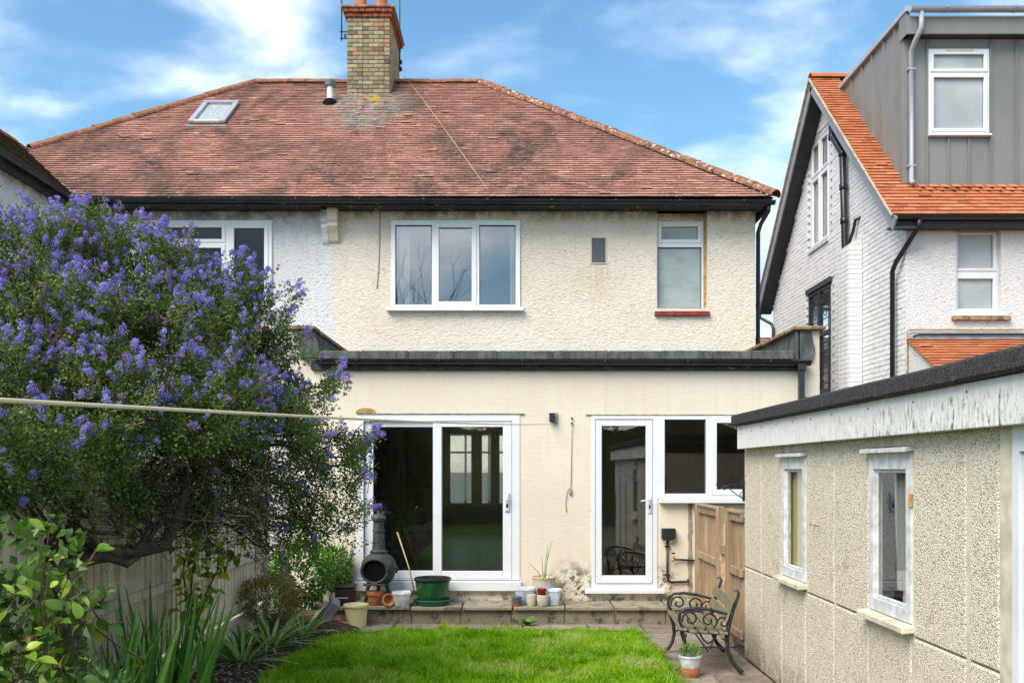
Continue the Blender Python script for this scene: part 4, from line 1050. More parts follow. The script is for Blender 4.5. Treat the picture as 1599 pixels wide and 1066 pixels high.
window(dh, -H1[1], -H1[0], H1[2], H1[3], .02, [(-H1[1] + .04, -16.96, H1[2] + .05, 7.18, .04), (-16.90, -H1[0] - .04, H1[2] + .05, 7.18, .04), (-H1[1] + .04, -16.96, 7.25, H1[3] - .05, .04), (-16.90, -H1[0] - .04, 7.25, H1[3] - .05, .04)], T=TS, glass='glass_up', sill=(-H1[1] - .06, -H1[0] + .06, H1[2] - .06, H1[2] - .002, .06, 'cream_glaze'))
# leaded window
lw = MB(TS).plate(-H2[1], -H2[0], H2[2], H2[3], [(-H2[1] + .06, -16.98, H2[2] + .06, 4.22), (-16.92, -H2[0] - .06, H2[2] + .06, 4.22), (-H2[1] + .06, -16.98, 4.30, H2[3] - .06), (-16.92, -H2[0] - .06, 4.30, H2[3] - .06)], .0, .07).build('leaded_window', M['iron'], dh)
for (a, b_) in ((-H2[1] + .06, -16.98), (-16.92, -H2[0] - .06)):
    for (c, d) in ((H2[2] + .06, 4.22), (4.30, H2[3] - .06)):
        MB(TS).box(a, b_, .03, .036, c, d).build('pane', M['glass_up'], lw)
        lead = MB(TS); cx_, cz_ = (a + b_) / 2, (c + d) / 2 + .05
        for t in (.2, .8): lead.box(a + (b_ - a) * t - .006, a + (b_ - a) * t + .006, .018, .029, c, d)
        for t in (.12, .3, .72, .88): lead.box(a, b_, .0185, .0285, c + (d - c) * t - .006, c + (d - c) * t + .006)
        lead.tube([(cx_ + .10 * math.cos(t), .02, cz_ + .15 * math.sin(t)) for t in np.linspace(0, 2 * math.pi, 17)], .007, 5)
        lead.tube([(cx_ + .045 * math.cos(t), .02, cz_ + .075 * math.sin(t)) for t in np.linspace(0, 2 * math.pi, 13)], .006, 5)
        lead.build('lead_came', M['iron'], lw)
MB(TS).box(-H2[1] - .08, -H2[0] + .08, -.035, .05, H2[3] + .002, H2[3] + .10, .004).build('lintel', M['soffit'], lw)
# roof of the detached house
dr = quad('roof', [Vector(p) + ov for p in ((VX, GY0, GZ0), (13.2, GY0, GZ0), (13.2, GAY, GAZ), (VX, GAY, GAZ))], M['deck'], dh)
quad('roof_front', [(13.2, GY1, GZ0), (VX + .0, GY1, GZ0), (VX + .0, GAY, GAZ), (13.2, GAY, GAZ)], M['tile_new'], dh)
DX, DY = 5.72, 13.53
SD = (DY - GY0) / GC
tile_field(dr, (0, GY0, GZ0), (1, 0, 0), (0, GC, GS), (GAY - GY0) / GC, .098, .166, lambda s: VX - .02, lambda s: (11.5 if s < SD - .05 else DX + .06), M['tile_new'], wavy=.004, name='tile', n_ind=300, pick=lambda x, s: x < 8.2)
ridge_tiles(dr, (VX - .01, GAY, GAZ - .01), (DX + .6, GAY, GAZ - .01), .30, .12, M['tile_new'])
for sg, (ya, yb) in enumerate(((GY0 - .03, GAY), (GY1 + .03, GAY))):
    za = GZ0 - .02
    MB().beam((VX - .012, ya, za + .005), (VX - .012, yb, GAZ - .02 if sg == 0 else GAZ - .015), .05, .03).build('verge_mortar', M['verge'], dh)
    MB().beam((VX + .018, ya, za - .115), (VX + .018, yb, GAZ - .135), .026, .19).build('barge_board', M['barge'], dh)
    d = (Vector((0, yb, GAZ)) - Vector((0, ya, za)))
    n_s = 16
    for i in range(n_s):      # soffit boards under the verge
        a = Vector((0, ya, za - .17)) + d * (i / n_s); b_ = Vector((0, ya, za - .17)) + d * ((i + .985) / n_s)
        MB().add([(VX + .032, a.y, a.z), (XS + .01, a.y, a.z), (XS + .01, b_.y, b_.z), (VX + .032, b_.y, b_.z), (VX + .032, a.y, a.z + .012), (XS + .01, a.y, a.z + .012), (XS + .01, b_.y, b_.z + .012), (VX + .032, b_.y, b_.z + .012)],
                 [(0, 1, 2, 3), (7, 6, 5, 4), (0, 4, 5, 1), (2, 6, 7, 3), (0, 3, 7, 4), (1, 5, 6, 2)]).build('soffit_board', M['soffit'], dh)
MB().box(VX + .02, 13.2, 12.95, 12.975, 5.20, 5.34, .004).build('fascia', M['soffit'], dh)
MB().box(VX + .02, 13.2, 12.976, YN - .002, 5.20, 5.22).build('soffit', M['soffit'], dh)
half_gutter((VX + .03, 12.88, 5.335), (13.0, 12.88, 5.335), .058, M['black'], dh)
half_gutter((VX + .03, 20.12, 5.30), (9.0, 20.12, 5.30), .058, M['black'], dh)
MB().tube([(VX + .07, 20.12, 5.25), (VX + .07, 20.12, 5.1), (5.52, 19.75, 4.9), (5.54, 19.7, 4.8), (5.54, 19.7, .1)], .034, 8).build('downpipe', M['black'], dh, True)
MB().tube([(VX + .35, 12.88, 5.30), (VX + .35, 12.88, 5.20), (5.50, 13.30, 4.78), (5.51, 13.45, 4.68), (5.51, 13.45, .1)], .036, 10).build('downpipe', M['black'], dh, True)
sp = MB(); pts = [at(1299, 163, 15.98), at(1300, 214, 15.95), at(1317, 240, 15.45), at(1319, 345, 15.37), at(1320, 392, 15.33)]
pts = [Vector((5.50, p.y, p.z)) for p in pts]; pts.append(Vector((5.50, 15.33, 2)))
soil_p = sp.tube(pts, .055, 12).build('soil_pipe', M['black'], dh, True)
for p in (pts[1], pts[2], pts[3], (pts[2] + pts[3]) / 2): MB().lathe([(.06, -.05), (.068, -.045), (.068, .045), (.06, .05)], p, 12).build('pipe_collar', M['black'], soil_p, True)
MB().tube([pts[4] + Vector((0, 0, .02)), Vector((5.50, 15.20, pts[4].z + .06)), Vector((5.52, 15.02, pts[4].z + .25)), Vector((5.54, 14.98, pts[4].z + .42)), Vector((5.60, 14.9, pts[4].z + .44))], .028, 8).build('waste_pipe', M['black'], soil_p, True)
# dormer
DZ0, DZT = 5.95, 8.30
dm = MB(); dm.prism([(DX + .02, DY + .02, DZ0 - .1), (DX + .02, 16.2, 8.43), (DX + .02, DY + .02, 8.43)], (6.8, 0, 0)); dorm = dm.build('dormer', M['zinc'], dh)
seam_y = [DY, 13.82, 14.23, 14.70, 15.13, 15.59, 16.0, 16.16]
rz = lambda y: GZ0 + GT * (y - GY0) - .02
for a, b_ in zip(seam_y[:-1], seam_y[1:]):
    MB().prism([(DX, a + .004, rz(a)), (DX, a + .004, 8.40), (DX, b_ - .004, 8.40), (DX, b_ - .004, rz(b_))], (.018, 0, 0)).build('cheek_panel', M['zinc'], dorm)
    MB().box(DX - .036, DX + .002, a - .010, a + .010, rz(a), 8.38).build('standing_seam', M['zinc'], dorm)
xd = lambda px: (px - CX) * DY / F
zd = lambda py: CZ + (HY - py) * DY / F
sx = [DX, xd(1447), xd(1545.5), xd(1585.5), xd(1625), 8.1, 8.6, 9.1]
dw = (xd(1449), xd(1543.5), zd(211), zd(78))
for i, (a, b_) in enumerate(zip(sx[:-1], sx[1:])):
    if i == 1:
        MB().box(a + .004, b_ - .004, DY, DY + .018, zd(78) + .003, 8.15).build('front_panel', M['zinc'], dorm)
        us = [a, xd(1480), xd(1512), b_]
        for c, d in zip(us[:-1], us[1:]):
            MB().box(c + .004, d - .004, DY, DY + .018, DZ0 - .05, zd(215)).build('front_panel', M['zinc'], dorm)
            if c > a: MB().box(c - .009, c + .009, DY - .034, DY + .001, DZ0 - .03, zd(217)).build('standing_seam', M['zinc'], dorm)
    else: MB().box(a + .004, b_ - .004, DY, DY + .018, DZ0 - .05, 8.15).build('front_panel', M['zinc'], dorm)
    if i: MB().box(a - .009, a + .009, DY - .034, DY + .001, DZ0 - .03, 8.15).build('standing_seam', M['zinc'], dorm)
MB().box(DX - .012, DX + .05, DY - .012, DY - .001, DZ0 - .03, 8.15).build('corner_trim', M['zinc'], dorm)
window(dh, *dw, DY - .03, [(xd(1453), xd(1539), zd(113), zd(83), .036), (xd(1453), xd(1539), zd(206), zd(119), .036)], glass='frosted_light', sill=(xd(1448), xd(1546), zd(214.5), zd(211.3), .05, 'pvc'), name='dormer_window', depth=.05)
MB().box(xd(1475), xd(1518), DY - .052, DY - .047, zd(82), zd(80)).build('trickle_vent', M['cream_glaze'], dh)
MB().box(DX - .05, 12.6, 13.33, 13.36, 8.06, 8.31, .004).build('dormer_fascia', M['zinc'], dorm)
MB().box(xd(1566), xd(1566) + .01, 13.324, 13.331, 8.06, 8.30).build('fascia_joint', M['zinc'], dorm)
MB().box(DX - .048, 12.6, 13.361, DY - .03, 8.06, 8.075).build('dormer_soffit', M['soffit'], dorm)
MB().obox((DX - .02, (13.33 + 16.3) / 2, 8.425), (.045, 0, 0), (0, (16.3 - 13.33) / 2, 0), (0, 0, .04), .006).build('edge_trim', M['gutter_grey'], dorm)
MB().box(DX - .05, DX + .0, 13.361, 13.60, 8.06, 8.384).build('verge_box', M['zinc'], dorm)
half_gutter((DX - .03, 13.265, 8.40), (12.6, 13.265, 8.40), .062, M['gutter_grey'], dh, 'dormer_gutter')
MB().tube([(5.85, 13.265, 8.35), (5.85, 13.265, 8.12), (5.80, 13.36, 7.97), (5.795, 13.475, 7.88), (5.795, 13.475, 5.99), (5.795, 13.40, 5.95)], .036, 12).build('dormer_downpipe', M['gutter_grey'], dh, True)
for zz_ in (7.6, 6.2): MB().box(5.74, 5.85, 13.44, 13.525, zz_, zz_ + .025, .003).build('pipe_clip', M['gutter_grey'], dh)
# lean-to with its own orange roof
LT = .548; LC = 1 / math.sqrt(1 + LT * LT); LS = LT * LC
ltr = quad('lean_to_roof', [Vector(p) + ov for p in ((XS, 11.4, 3.66 - LT * 1.78), (12.5, 11.4, 3.66 - LT * 1.78), (12.5, YN, 3.66), (XS, YN, 3.66))], M['deck'], dh)
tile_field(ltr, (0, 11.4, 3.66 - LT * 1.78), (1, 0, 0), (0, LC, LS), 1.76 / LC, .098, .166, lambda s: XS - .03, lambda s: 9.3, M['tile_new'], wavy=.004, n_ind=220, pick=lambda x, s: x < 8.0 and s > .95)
MB().prism([(XS + .01, 11.45, -.04), (XS + .01, YN - .002, -.04), (XS + .01, YN - .002, 3.62), (XS + .01, 11.45, 3.62 - LT * 1.73)], (.2, 0, 0)).build('lean_to_wall', M['white_rough2'], dh)
MB().obox((9.0, YN - .03, 3.665), (3.35, 0, 0), (0, .05, .028), (0, -.006, .012)).build('lead_flashing', M['lead'], dh)
MB().tube([(XS - .02, YN - .05, 2.2), (XS - .02, YN - .05, 3.76), (XS + .03, YN - .05, 3.80), (12.0, YN - .05, 3.80)], .018, 8).build('gas_pipe', M['gaspipe'], dh, True)
MB().tube([(XS + .06, YN - .04, 3.62), (XS + .09, YN - .04, 3.70), (XS + .16, YN - .04, 3.72), (12.0, YN - .04, 3.73)], .016, 8).build('waste_pipe', M['black'], dh, True)

# ------------------------------------------------------------------ concrete garage
gar = thing('garage', 'pebbledashed concrete panel garage with white fascia and dark coping', 'garage', (3.6, 6, 0))
GX, GYF, PW = 2.30, 9.20, .644
SEAM = .856
MB().box(GX + .03, 5.3, 2.4, GYF - .03, -.04, .02).build('floor_slab', M['concrete'], gar)
TG = SIDE(GX)
k = 0
edges = [GYF - PW * i for i in range(8)] + [4.37]
for i in range(8):
    y1, y0 = edges[i], edges[i + 1]
    j = .018
    if i in (2, 5):
        MB(TG).box(-y1 + j, -y0 - j, 0, .05, -.04, .862, .01).build('wall_panel', M['dash'], gar)
        MB(TG).box(-y1 + j, -y0 - j, .004, .05, 1.955, 2.06, .005).build('head_panel', M['concrete'], gar)
        zb, zt = .93, 1.92
        wn = MB(TG).plate(-y1 + .008, -y0 - .008, zb, zt, [(-y1 + .075, -y0 - .075, zb + .075, zt - .10)], -.006, .055).build('garage_window', M['ptimber'], gar)
        MB(TG).ring(-y1 + .076, -y0 - .076, zb + .076, zt - .101, .022, .012, .03, .004).build('glazing_bead', M['ptimber'], wn)
        MB(TG).box(-y1 + .098, -y0 - .098, .02, .026, zb + .098, zt - .123).build('pane', M['glass_thin'], wn)
        MB(TG).obox(((-y1 - y0) / 2, -.005, .900), ((y1 - y0) / 2 + .03, 0, 0), (0, .068, .006), (0, 0, .022), .008).build('sill', M['concrete'], wn)
        MB(TG).obox(((-y1 - y0) / 2, -.012, 1.937), ((y1 - y0) / 2 + .02, 0, 0), (0, .045, .006), (0, 0, .014), .004).build('drip_board', M['ptimber'], wn)
        if i == 5: MB(TG).box(-y0 - .012, -y0 + .004, -.02, .0, 1.60, 1.68, .003).build('hinge', M['amber'], wn)
        if i == 2: MB(TG).box(-y1 - .05, -y0 + .05, .075, .085, .9, 2.0).build('blind', M['cream_plastic'], wn)
    else:
        MB(TG).box(-y1 + j, -y0 - j, 0, .05, -.04, SEAM - .005, .01).build('wall_panel', M['dash'], gar)
        MB(TG).box(-y1 + j, -y0 - j, 0, .05, SEAM + .005, 2.06, .01).build('wall_panel', M['dash'], gar)
for i in range(0, 9):
    y = edges[i]
    MB(TG).box(-y - .0165 if i else -y + .003, -y + .0165, .005, .075, -.04, 2.06).build('joint_post', M['concrete'], gar)
for i in (0, 1, 3, 4, 6, 7): MB(TG).box(-edges[i] + .0175, -edges[i + 1] - .0175, .03, .06, SEAM - .03, SEAM + .03).build('seam_strip', M['mortar'], gar)
MB(TG).box(-4.365, -4.25, -.004, .06, -.04, 2.06, .006).build('door_post', M['concrete'], gar)
gd = MB(TG).plate(-4.245, -3.30, -.02, 2.06, [(-4.19, -3.36, .03, 1.90)], -.014, .06).build('side_door', M['pvc'], gar)
MB(TG).box(-4.185, -3.365, .002, .04, .035, 1.895, .006).build('door_leaf', M['pvc'], gd)
MB(TG).box(-3.295, -2.4, 0, .05, -.04, 2.06, .01).build('wall_panel', M['dash'], gar)
for xa in range(5): MB().box(GX + .055 + xa * .6, GX + .05 + xa * .6 + .595, GYF - .05, GYF, -.04, 2.06, .008).build('end_panel', M['dash'], gar)
MB().box(5.25, 5.3, 2.4, GYF - .052, -.04, 2.06).build('far_wall', M['dash'], gar)
MB().box(GX + .052, 5.248, 2.4, 2.45, -.04, 2.06).build('near_wall', M['dash'], gar)
MB().box(2.24, 5.36, 2.3, GYF + .02, 2.061, 2.22).build('roof_deck', M['felt'], gar)
MB().box(2.205, 2.238, 2.3, 9.06, 2.015, 2.238, .004).build('fascia', M['wfascia'], gar)
MB().box(2.205, 5.3, 9.061, 9.09, 2.015, 2.238, .004).build('end_fascia', M['wfascia'], gar)
ya = 9.13
for yb in (8.38, 7.39, 6.45, 5.5, 4.53, 3.55, 2.24):
    MB().obox((2.245, (ya + yb) / 2, 2.292 + random.gauss(0, .002)), (.095, 0, 0), (0, (ya - yb) / 2 - .002, 0), (0, 0, .053), .014).build('coping', M['felt'], gar); ya = yb
MB().box(2.342, 5.3, 8.95, 9.13, 2.24, 2.343, .014).build('coping', M['felt'], gar)
MB().box(2.342, 5.3, 2.24, 2.42, 2.24, 2.343, .014).build('coping', M['felt'], gar)
MB().box(2.205, 5.3, 2.27, 2.299, 2.015, 2.238, .004).build('end_fascia', M['wfascia'], gar)
for yy, zz_ in ((8.93, 2.2), (8.55, 2.175), (8.2, 2.19), (7.75, 2.185), (7.3, 2.19), (6.85, 2.188), (6.4, 2.195), (5.75, 2.192), (5.1, 2.188), (4.5, 2.195), (8.92, 2.16)):
    MB(SIDE(2.205)).lathe([(.0001, 0), (.0065, .0), (.0065, .004), (.0001, .005)], (-yy, 0, zz_), 8, Matrix.Rotation(R(90), 4, 'X')).build('screw', M['vent'], gar)
for yy in (7.05, 6.95): MB(SIDE(GX)).tube([(-yy, .01, 1.395), (-yy, -.035, 1.395), (-yy + .012, -.045, 1.405), (-yy + .03, -.045, 1.40), (-yy + .035, -.04, 1.415)], .005, 6).build('rusty_hook', M['amber'], gar)
for i, (yy, r_) in enumerate(((7.28, .022), (7.18, .03), (6.53, .022))): MB().lathe([(.0, .0), (r_, .004), (r_ * .9, r_ * .8), (.0, r_ * 1.3)], (2.27, yy, 2.342), 8).build('moss_tuft', M['bark'], gar, True)

# ------------------------------------------------------------------ far house glimpsed between the houses
fh = thing('far_house', 'distant house with brown tiled roof seen in the gap beside the white house', 'house', (13, 38, 0))
MB().box(8.5, 17, 36, 42, -.04, 5.3).build('wall', M['brick_red'], fh)
quad('roof_back', [(8.2, 42.4, 5.2), (17.3, 42.4, 5.2), (17.3, 39, 7.35), (8.2, 39, 7.35)], M['tile_old'], fh)
fr = quad('roof', [(8.2, 35.6, 5.19), (17.3, 35.6, 5.19), (17.3, 39, 7.34), (8.2, 39, 7.34)], M['deck'], fh)
vt = Vector((0, 3.4, 2.16)).normalized()
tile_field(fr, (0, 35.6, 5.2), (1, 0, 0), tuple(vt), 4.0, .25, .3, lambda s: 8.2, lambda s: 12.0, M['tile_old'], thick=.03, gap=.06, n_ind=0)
tag(MB().box(-12, 16, 23.4, 34, -.045, -.02).build('street_pavement', M['concrete']), 'pale concrete forecourt on the street side of the houses', kind='structure')

# ------------------------------------------------------------------ curtains
def curtain(name, label, x0, x1, y, z0, z1, mat, amp=.03, wl=.11, group=None):
    n = max(8, int((x1 - x0) / .012)); vs, fs = [], []
    for off in ((0,) if mat in (M['net'], M['sheer']) else (0, .004)):
        for j in range(4):
            t = j / 3
            for i in range(n + 1):
                xx = x0 + (x1 - x0) * i / n
                vs.append((xx, y + off + amp * (0.55 + .45 * t) * math.sin(2 * math.pi * (xx / wl) + 1.3 * math.sin(xx * 9) + .4 * t), z1 + (z0 - z1) * t))
    N1 = n + 1
    for b in ((0,) if mat in (M['net'], M['sheer']) else (0, 4 * N1)):
        for j in range(3):
            for i in range(n):
                a = b + j * N1 + i; fs.append((a, a + 1, a + N1 + 1, a + N1))
    o = MB().add(vs, fs).build(name, mat, smooth=True); return tag(o, label, 'curtain', group)
curtain('net_curtain', 'sheer white net curtain across the street-side window seen through the patio doors', -1.7, .02, 22.38, 1.05, 2.66, M['sheer'], .02, .16)
for q, (a, b_, l) in enumerate(((-1.78, -1.48, 'left of the net window'), (-.98, -.72, 'in the middle of the net window'), (-.52, -.30, 'right of centre at the net window'))):
    curtain('curtain', 'cream curtain hanging %s behind the patio doors' % l, a, b_, 22.30, 1.0, 2.7, M['curtain'], .04, .10, 'cream curtains indoors')
curtain('curtain', 'white curtain drawn to the left side of the three-light upstairs window', -1.78, -1.62, 14.70, 4.38, 5.66, M['net'], .02, .06, 'white upstairs curtains')
curtain('curtain', 'white curtain drawn to the right side of the three-light upstairs window', -.03, .07, 14.70, 4.38, 5.66, M['net'], .02, .05, 'white upstairs curtains')
o = MB(SIDE(GX)); 
for q in range(1):
    pts = []
    n = 26
    vs, fs = [], []
    for j in range(8):
        t = j / 7
        for i in range(n + 1):
            u_ = i / n
            xx = -5.80 + .27 * u_ * (1 - .55 * t * (1 - t) * 2) + .05 * t
            vs.append((xx, .085 + .018 * math.sin(u_ * 22) , 1.86 - .78 * t))
    for j in range(7):
        for i in range(n):
            a = j * (n + 1) + i; fs.append((a, a + 1, a + n + 2, a + n + 1))
    o.add(vs, fs)
tag(o.build('curtain', M['net'], smooth=True), 'white curtain tied back inside the nearer garage window', 'curtain')
cs = thing('chair', 'white slatted chair behind the nearer garage window', 'chair', (2.55, 5.75, 0))
MB().box(2.50, 2.54, 5.45, 5.95, 1.05, 1.12, .008).build('back_rail', M['pvc'], cs); MB().box(2.50, 2.54, 5.45, 5.95, .96, 1.01, .008).build('back_rail', M['pvc'], cs)
for yy in (5.47, 5.93): MB().box(2.505, 2.535, yy - .02, yy + .02, .02, 1.05, .006).build('leg', M['pvc'], cs)
MB().box(2.545, 2.95, 5.45, 5.95, .42, .46, .01).build('seat', M['pvc'], cs)
for yy in (5.48, 5.92): MB().box(2.91, 2.94, yy - .02, yy + .02, .02, .42, .006).build('leg', M['pvc'], cs)

# ------------------------------------------------------------------ left boundary fence (silvered, concrete posts)
lf = thing('fence', 'silvered timber panel fence with concrete posts behind the flowering shrub', 'fence', (-2.78, 7.5, 0))
FX = -2.78
posts = [2.68, 4.62, 6.56, 8.50, 10.44]
TF = Matrix(((0, -1, 0, FX), (1, 0, 0, 0), (0, 0, 1, 0), (0, 0, 0, 1)))     # wall frame facing +X: local x = world Y
for yy in posts: MB().box(FX - .06, FX + .045, yy - .05, yy + .05, -.04, 1.86, .01).build('post', M['concrete'], lf)
bmesh_cache = []
for q in range(6):
    mb = MB(); mb.rnd = q / 5; mb.box(-.008, .008, -.0515, .0515, -.75, .75, .002); bmesh_cache.append(mb.mesh('board', M['fence_grey']))
for a, b_ in zip(posts[:-1], posts[1:]):
    y0, y1 = a + .055, b_ - .055; n = 17; st = (y1 - y0) / n
    for i in range(n):
        put('board', random.choice(bmesh_cache), lf, M=Matrix.Translation((FX - .01, y0 + st * (i + .5), 1.10 + random.gauss(0, .004))) @ Matrix.Rotation(.09, 4, 'Z') @ Matrix.Rotation(random.gauss(0, .004), 4, 'X'))
    for zz_ in (.43, .88, 1.72):
        mb = MB(); mb.rnd = random.random(); mb.box(FX + .003, FX + .04, y0 - .0, y1, zz_ - .035, zz_ + .035, .004); mb.build('rail', M['fence_grey'], lf)
    MB().box(FX - .03, FX + .02, y0 - .01, y1 + .01, -.04, .33, .006).build('gravel_board', M['concrete'], lf)
# ------------------------------------------------------------------ right fence with gate
rf = thing('fence', 'brown timber fence panels between the house and the garage', 'fence', (2.29, 10.3, 0))
RX = 2.29
bc2 = []
for q in range(5):
    mb = MB(); mb.rnd = q / 4; mb.box(-.007, .007, -.048, .048, -.64, .64, .002); bc2.append(mb.mesh('board', M['fence_brown']))
def rpost(y, top=1.40):
    mb = MB(); mb.rnd = random.random(); mb.box(RX - .045, RX + .04, y - .04, y + .04, -.04, top, .006); mb.build('post', M['fence_brown'], rf)
for y0, y1 in ((10.25, 11.33), (9.24, 9.70)):
    n = max(3, round((y1 - y0) / .1)); st = (y1 - y0) / n
    for i in range(n):
        o_ = put('board', random.choice(bc2), rf, M=Matrix.Translation((RX + .03, y0 + st * (i + .5), .70 + random.gauss(0, .006))) @ Matrix.Rotation(.12, 4, 'Z'))
    for zz_ in (.16, .78, 1.33):
        mb = MB(); mb.rnd = random.random(); mb.box(RX - .02, RX + .018, y0 - .0, y1 + .0, zz_ - .04, zz_ + .04, .004); mb.build('rail', M['fence_brown'], rf)
    mb = MB(); mb.rnd = .3; mb.box(RX - .04, RX + .05, y0, y1, 1.372, 1.40, .004); mb.build('capping', M['fence_brown'], rf)
for yy in (11.375, 10.205, 9.745): rpost(yy, 1.41)
gt = thing('gate', 'narrow picket gate set between the brown fence panels', 'gate', (2.29, 9.97, 0))
for i in range(4):
    y = 9.815 + i * .098; mb = MB(); mb.rnd = i / 4
    h = 1.17 + (.03 if i in (1, 2) else 0)
    mb.prism([(RX + .02, y - .038, .08), (RX + .02, y + .038, .08), (RX + .02, y + .038, h), (RX + .02, y + .02, h + .045), (RX + .02, y, h + .058), (RX + .02, y - .02, h + .045), (RX + .02, y - .038, h)], (.018, 0, 0)); mb.build('picket', M['fence_grey'], gt)
for zz_ in (.28, .95): MB().box(RX - .015, RX + .019, 9.79, 10.16, zz_ - .05, zz_ + .05, .004).build('rail', M['fence_brown'], gt)
mb = MB(); mb.beam((RX + .0, 9.80, .33), (RX + .0, 10.15, .90), .025, .07, (1, 0, 0)); mb.build('brace', M['fence_brown'], gt)

# ------------------------------------------------------------------ bench
bench = thing('garden_bench', 'small garden bench with mossy slats and black scrolled iron ends', 'bench', (1.80, 8.76, 0), R(-4))
# local: length along y (-.5 .. .5), front towards -x
def arc(cx, cz, r, a0, a1, n=9): return [(cx + r * math.cos(a), cz + r * math.sin(a)) for a in np.linspace(R(a0), R(a1), n)]
def spiral(cx, cz, r0, r1, a0, a1, n=22):
    return [(cx + (r0 + (r1 - r0) * i / (n - 1)) * math.cos(R(a0 + (a1 - a0) * i / (n - 1))), cz + (r0 + (r1 - r0) * i / (n - 1)) * math.sin(R(a0 + (a1 - a0) * i / (n - 1)))) for i in range(n)]
def iron_end(y):
    mb = MB(); P = lambda l: [(a, y, b) for a, b in l]
    mb.tube(P([(-.30, .015), (-.275, .03), (-.235, .09), (-.215, .18), (-.225, .28), (-.25, .36), (-.24, .40)]), [.024, .02, .017, .017, .018, .02, .02], 8)
    mb.tube(P([(.28, .015), (.25, .04), (.20, .10), (.155, .20), (.145, .30), (.155, .40), (.185, .52), (.225, .64), (.25, .715), (.235, .745), (.205, .735)]), [.024, .021, .018, .018, .019, .02, .017, .015, .013, .011, .008], 8)
    mb.tube(P([(-.24, .385), (-.1, .372), (.05, .365), (.155, .37)]), .016, 8)
    mb.tube(P([(-.24, .40), (-.275, .47), (-.27, .535), (-.22, .575), (-.12, .585), (.0, .57), (.10, .545), (.17, .53), (.20, .555)]), [.014, .014, .015, .016, .016, .015, .014, .013, .013], 8)
    mb.tube(P([(-.215, .20), (-.10, .235), (.03, .24), (.15, .22)]), .009, 6)
    mb.tube(P(spiral(-.175, .485, .075, .018, 200, -230)), .009, 6); mb.tube(P(spiral(-.015, .475, .078, .018, -60, 400)), .009, 6)
    mb.tube(P(spiral(.115, .455, .058, .014, 190, -240)), .008, 6); mb.tube(P(arc(-.09, .42, .05, 180, 360)), .008, 6)
    mb.tube(P(spiral(-.24, .335, .0, .03, 0, 400, 12)), .008, 6); mb.tube(P([(-.1, .37), (-.06, .30), (-.02, .27), (.03, .30), (.06, .365)]), .009, 6)
    return autosmooth(mb.build('iron_end', M['iron'], bench, local=True), 50)
for yy in (-.50, .50): iron_end(yy)
for i, xx in enumerate((-.245, -.155, -.065, .025, .11)):
    mb = MB(); mb.rnd = random.random(); mb.obox((xx, 0, .398 - .012 * (i > 0) - .004 * i), (.036, 0, -.003), (0, .56, 0), (0, 0, .011), .005); mb.build('seat_slat', M['slat'], bench, local=True)
for i, (xx, zz_) in enumerate(((.170, .505), (.206, .615))):
    mb = MB(); mb.rnd = random.random(); mb.obox((xx - .022, 0, zz_), (.0155, 0, .042), (0, .53, 0), (-.009, 0, .0035), .004); mb.build('back_slat', M['slat'], bench, local=True)
MB().tube([(-.02, -.5, .20), (-.02, .5, .20)], .008, 6).build('tie_rod', M['iron'], bench, local=True)
MB().tube([(.0, -.5, .22), (.14, .0, .37)], .007, 6).build('brace_rod', M['iron'], bench, local=True)

# ------------------------------------------------------------------ pots and things along the step
def pot(name, label, cat, px, Y, z0, prof, mat, group=None, n=24, X=None):
    """prof in metres, (radius, height)"""
    X = (px - CX) * Y / F if X is None else X
    t = thing(name, label, cat, (X, Y, z0), 0, group)
    autosmooth(MB().lathe(prof, (0, 0, 0), n).build('body', mat, t, local=True), 40); return t
def tub(r0, r1, h, rim=.012, rimh=.03, wall=.012):
    return [(.001, 0), (r0 * .94, 0), (r0, .006), (r1, h - rimh), (r1 + rim, h - rimh + .003), (r1 + rim, h - .004), (r1 + rim - .004, h), (r1 - wall + .004, h), (r1 - wall, h - .006), (r0 - wall, .02), (.001, .02)]
GP = 'pots standing along the stone step'
SZ = .203
sau = pot('plant_saucer', 'wide teal green plastic saucer under the big green pot', 'saucer', 675.5, 11.16, SZ, [(.001, 0), (.20, 0), (.222, .05), (.23, .056), (.225, .062), (.212, .055), (.195, .012), (.001, .012)], M['green_plastic'])
gp = pot('plant_pot', 'big glazed dark green pot with black rim standing in a saucer', 'pot', 676, 11.16, SZ + .013, [(.001, 0), (.155, 0), (.165, .02), (.185, .10), (.205, .22), (.21, .26), (.19, .262), (.18, .1), (.15, .03), (.001, .03)], M['green_glaze'])
autosmooth(MB().lathe([(.205, .258), (.222, .27), (.224, .295), (.214, .305), (.196, .30), (.19, .27)], (0, 0, 0), 28).build('rim', M['black'], gp, local=True))
o = MB().tube([(xe(649) * .972, 11.12, .33), (xe(640) * .972, 11.14, .63), (xe(621) * .975, 11.2, 1.06)], [.009, .009, .009], 8).build('wooden_cane', M['cane'], smooth=True); tag(o, 'thin wooden stick leaning in the big green pot', 'stick')
tp = pot('flower_pot', 'orange terracotta flower pot in front of the chiminea', 'pot', 585.5, 11.02, SZ, tub(.062, .083, .175, .011, .05), M['terracotta'], GP)
bt = thing('broken_pot', 'small overturned terracotta pot lying beside the terracotta flower pot', 'pot', ((605 - CX) * 11.02 / F, 11.02, SZ + .06))
autosmooth(MB().lathe(tub(.04, .07, .10, .008, .03), (0, 0, 0), 18, Matrix.Rotation(R(78), 4, 'X') @ Matrix.Rotation(R(20), 4, 'Y')).build('body', M['terracotta'], bt, local=True), 40)
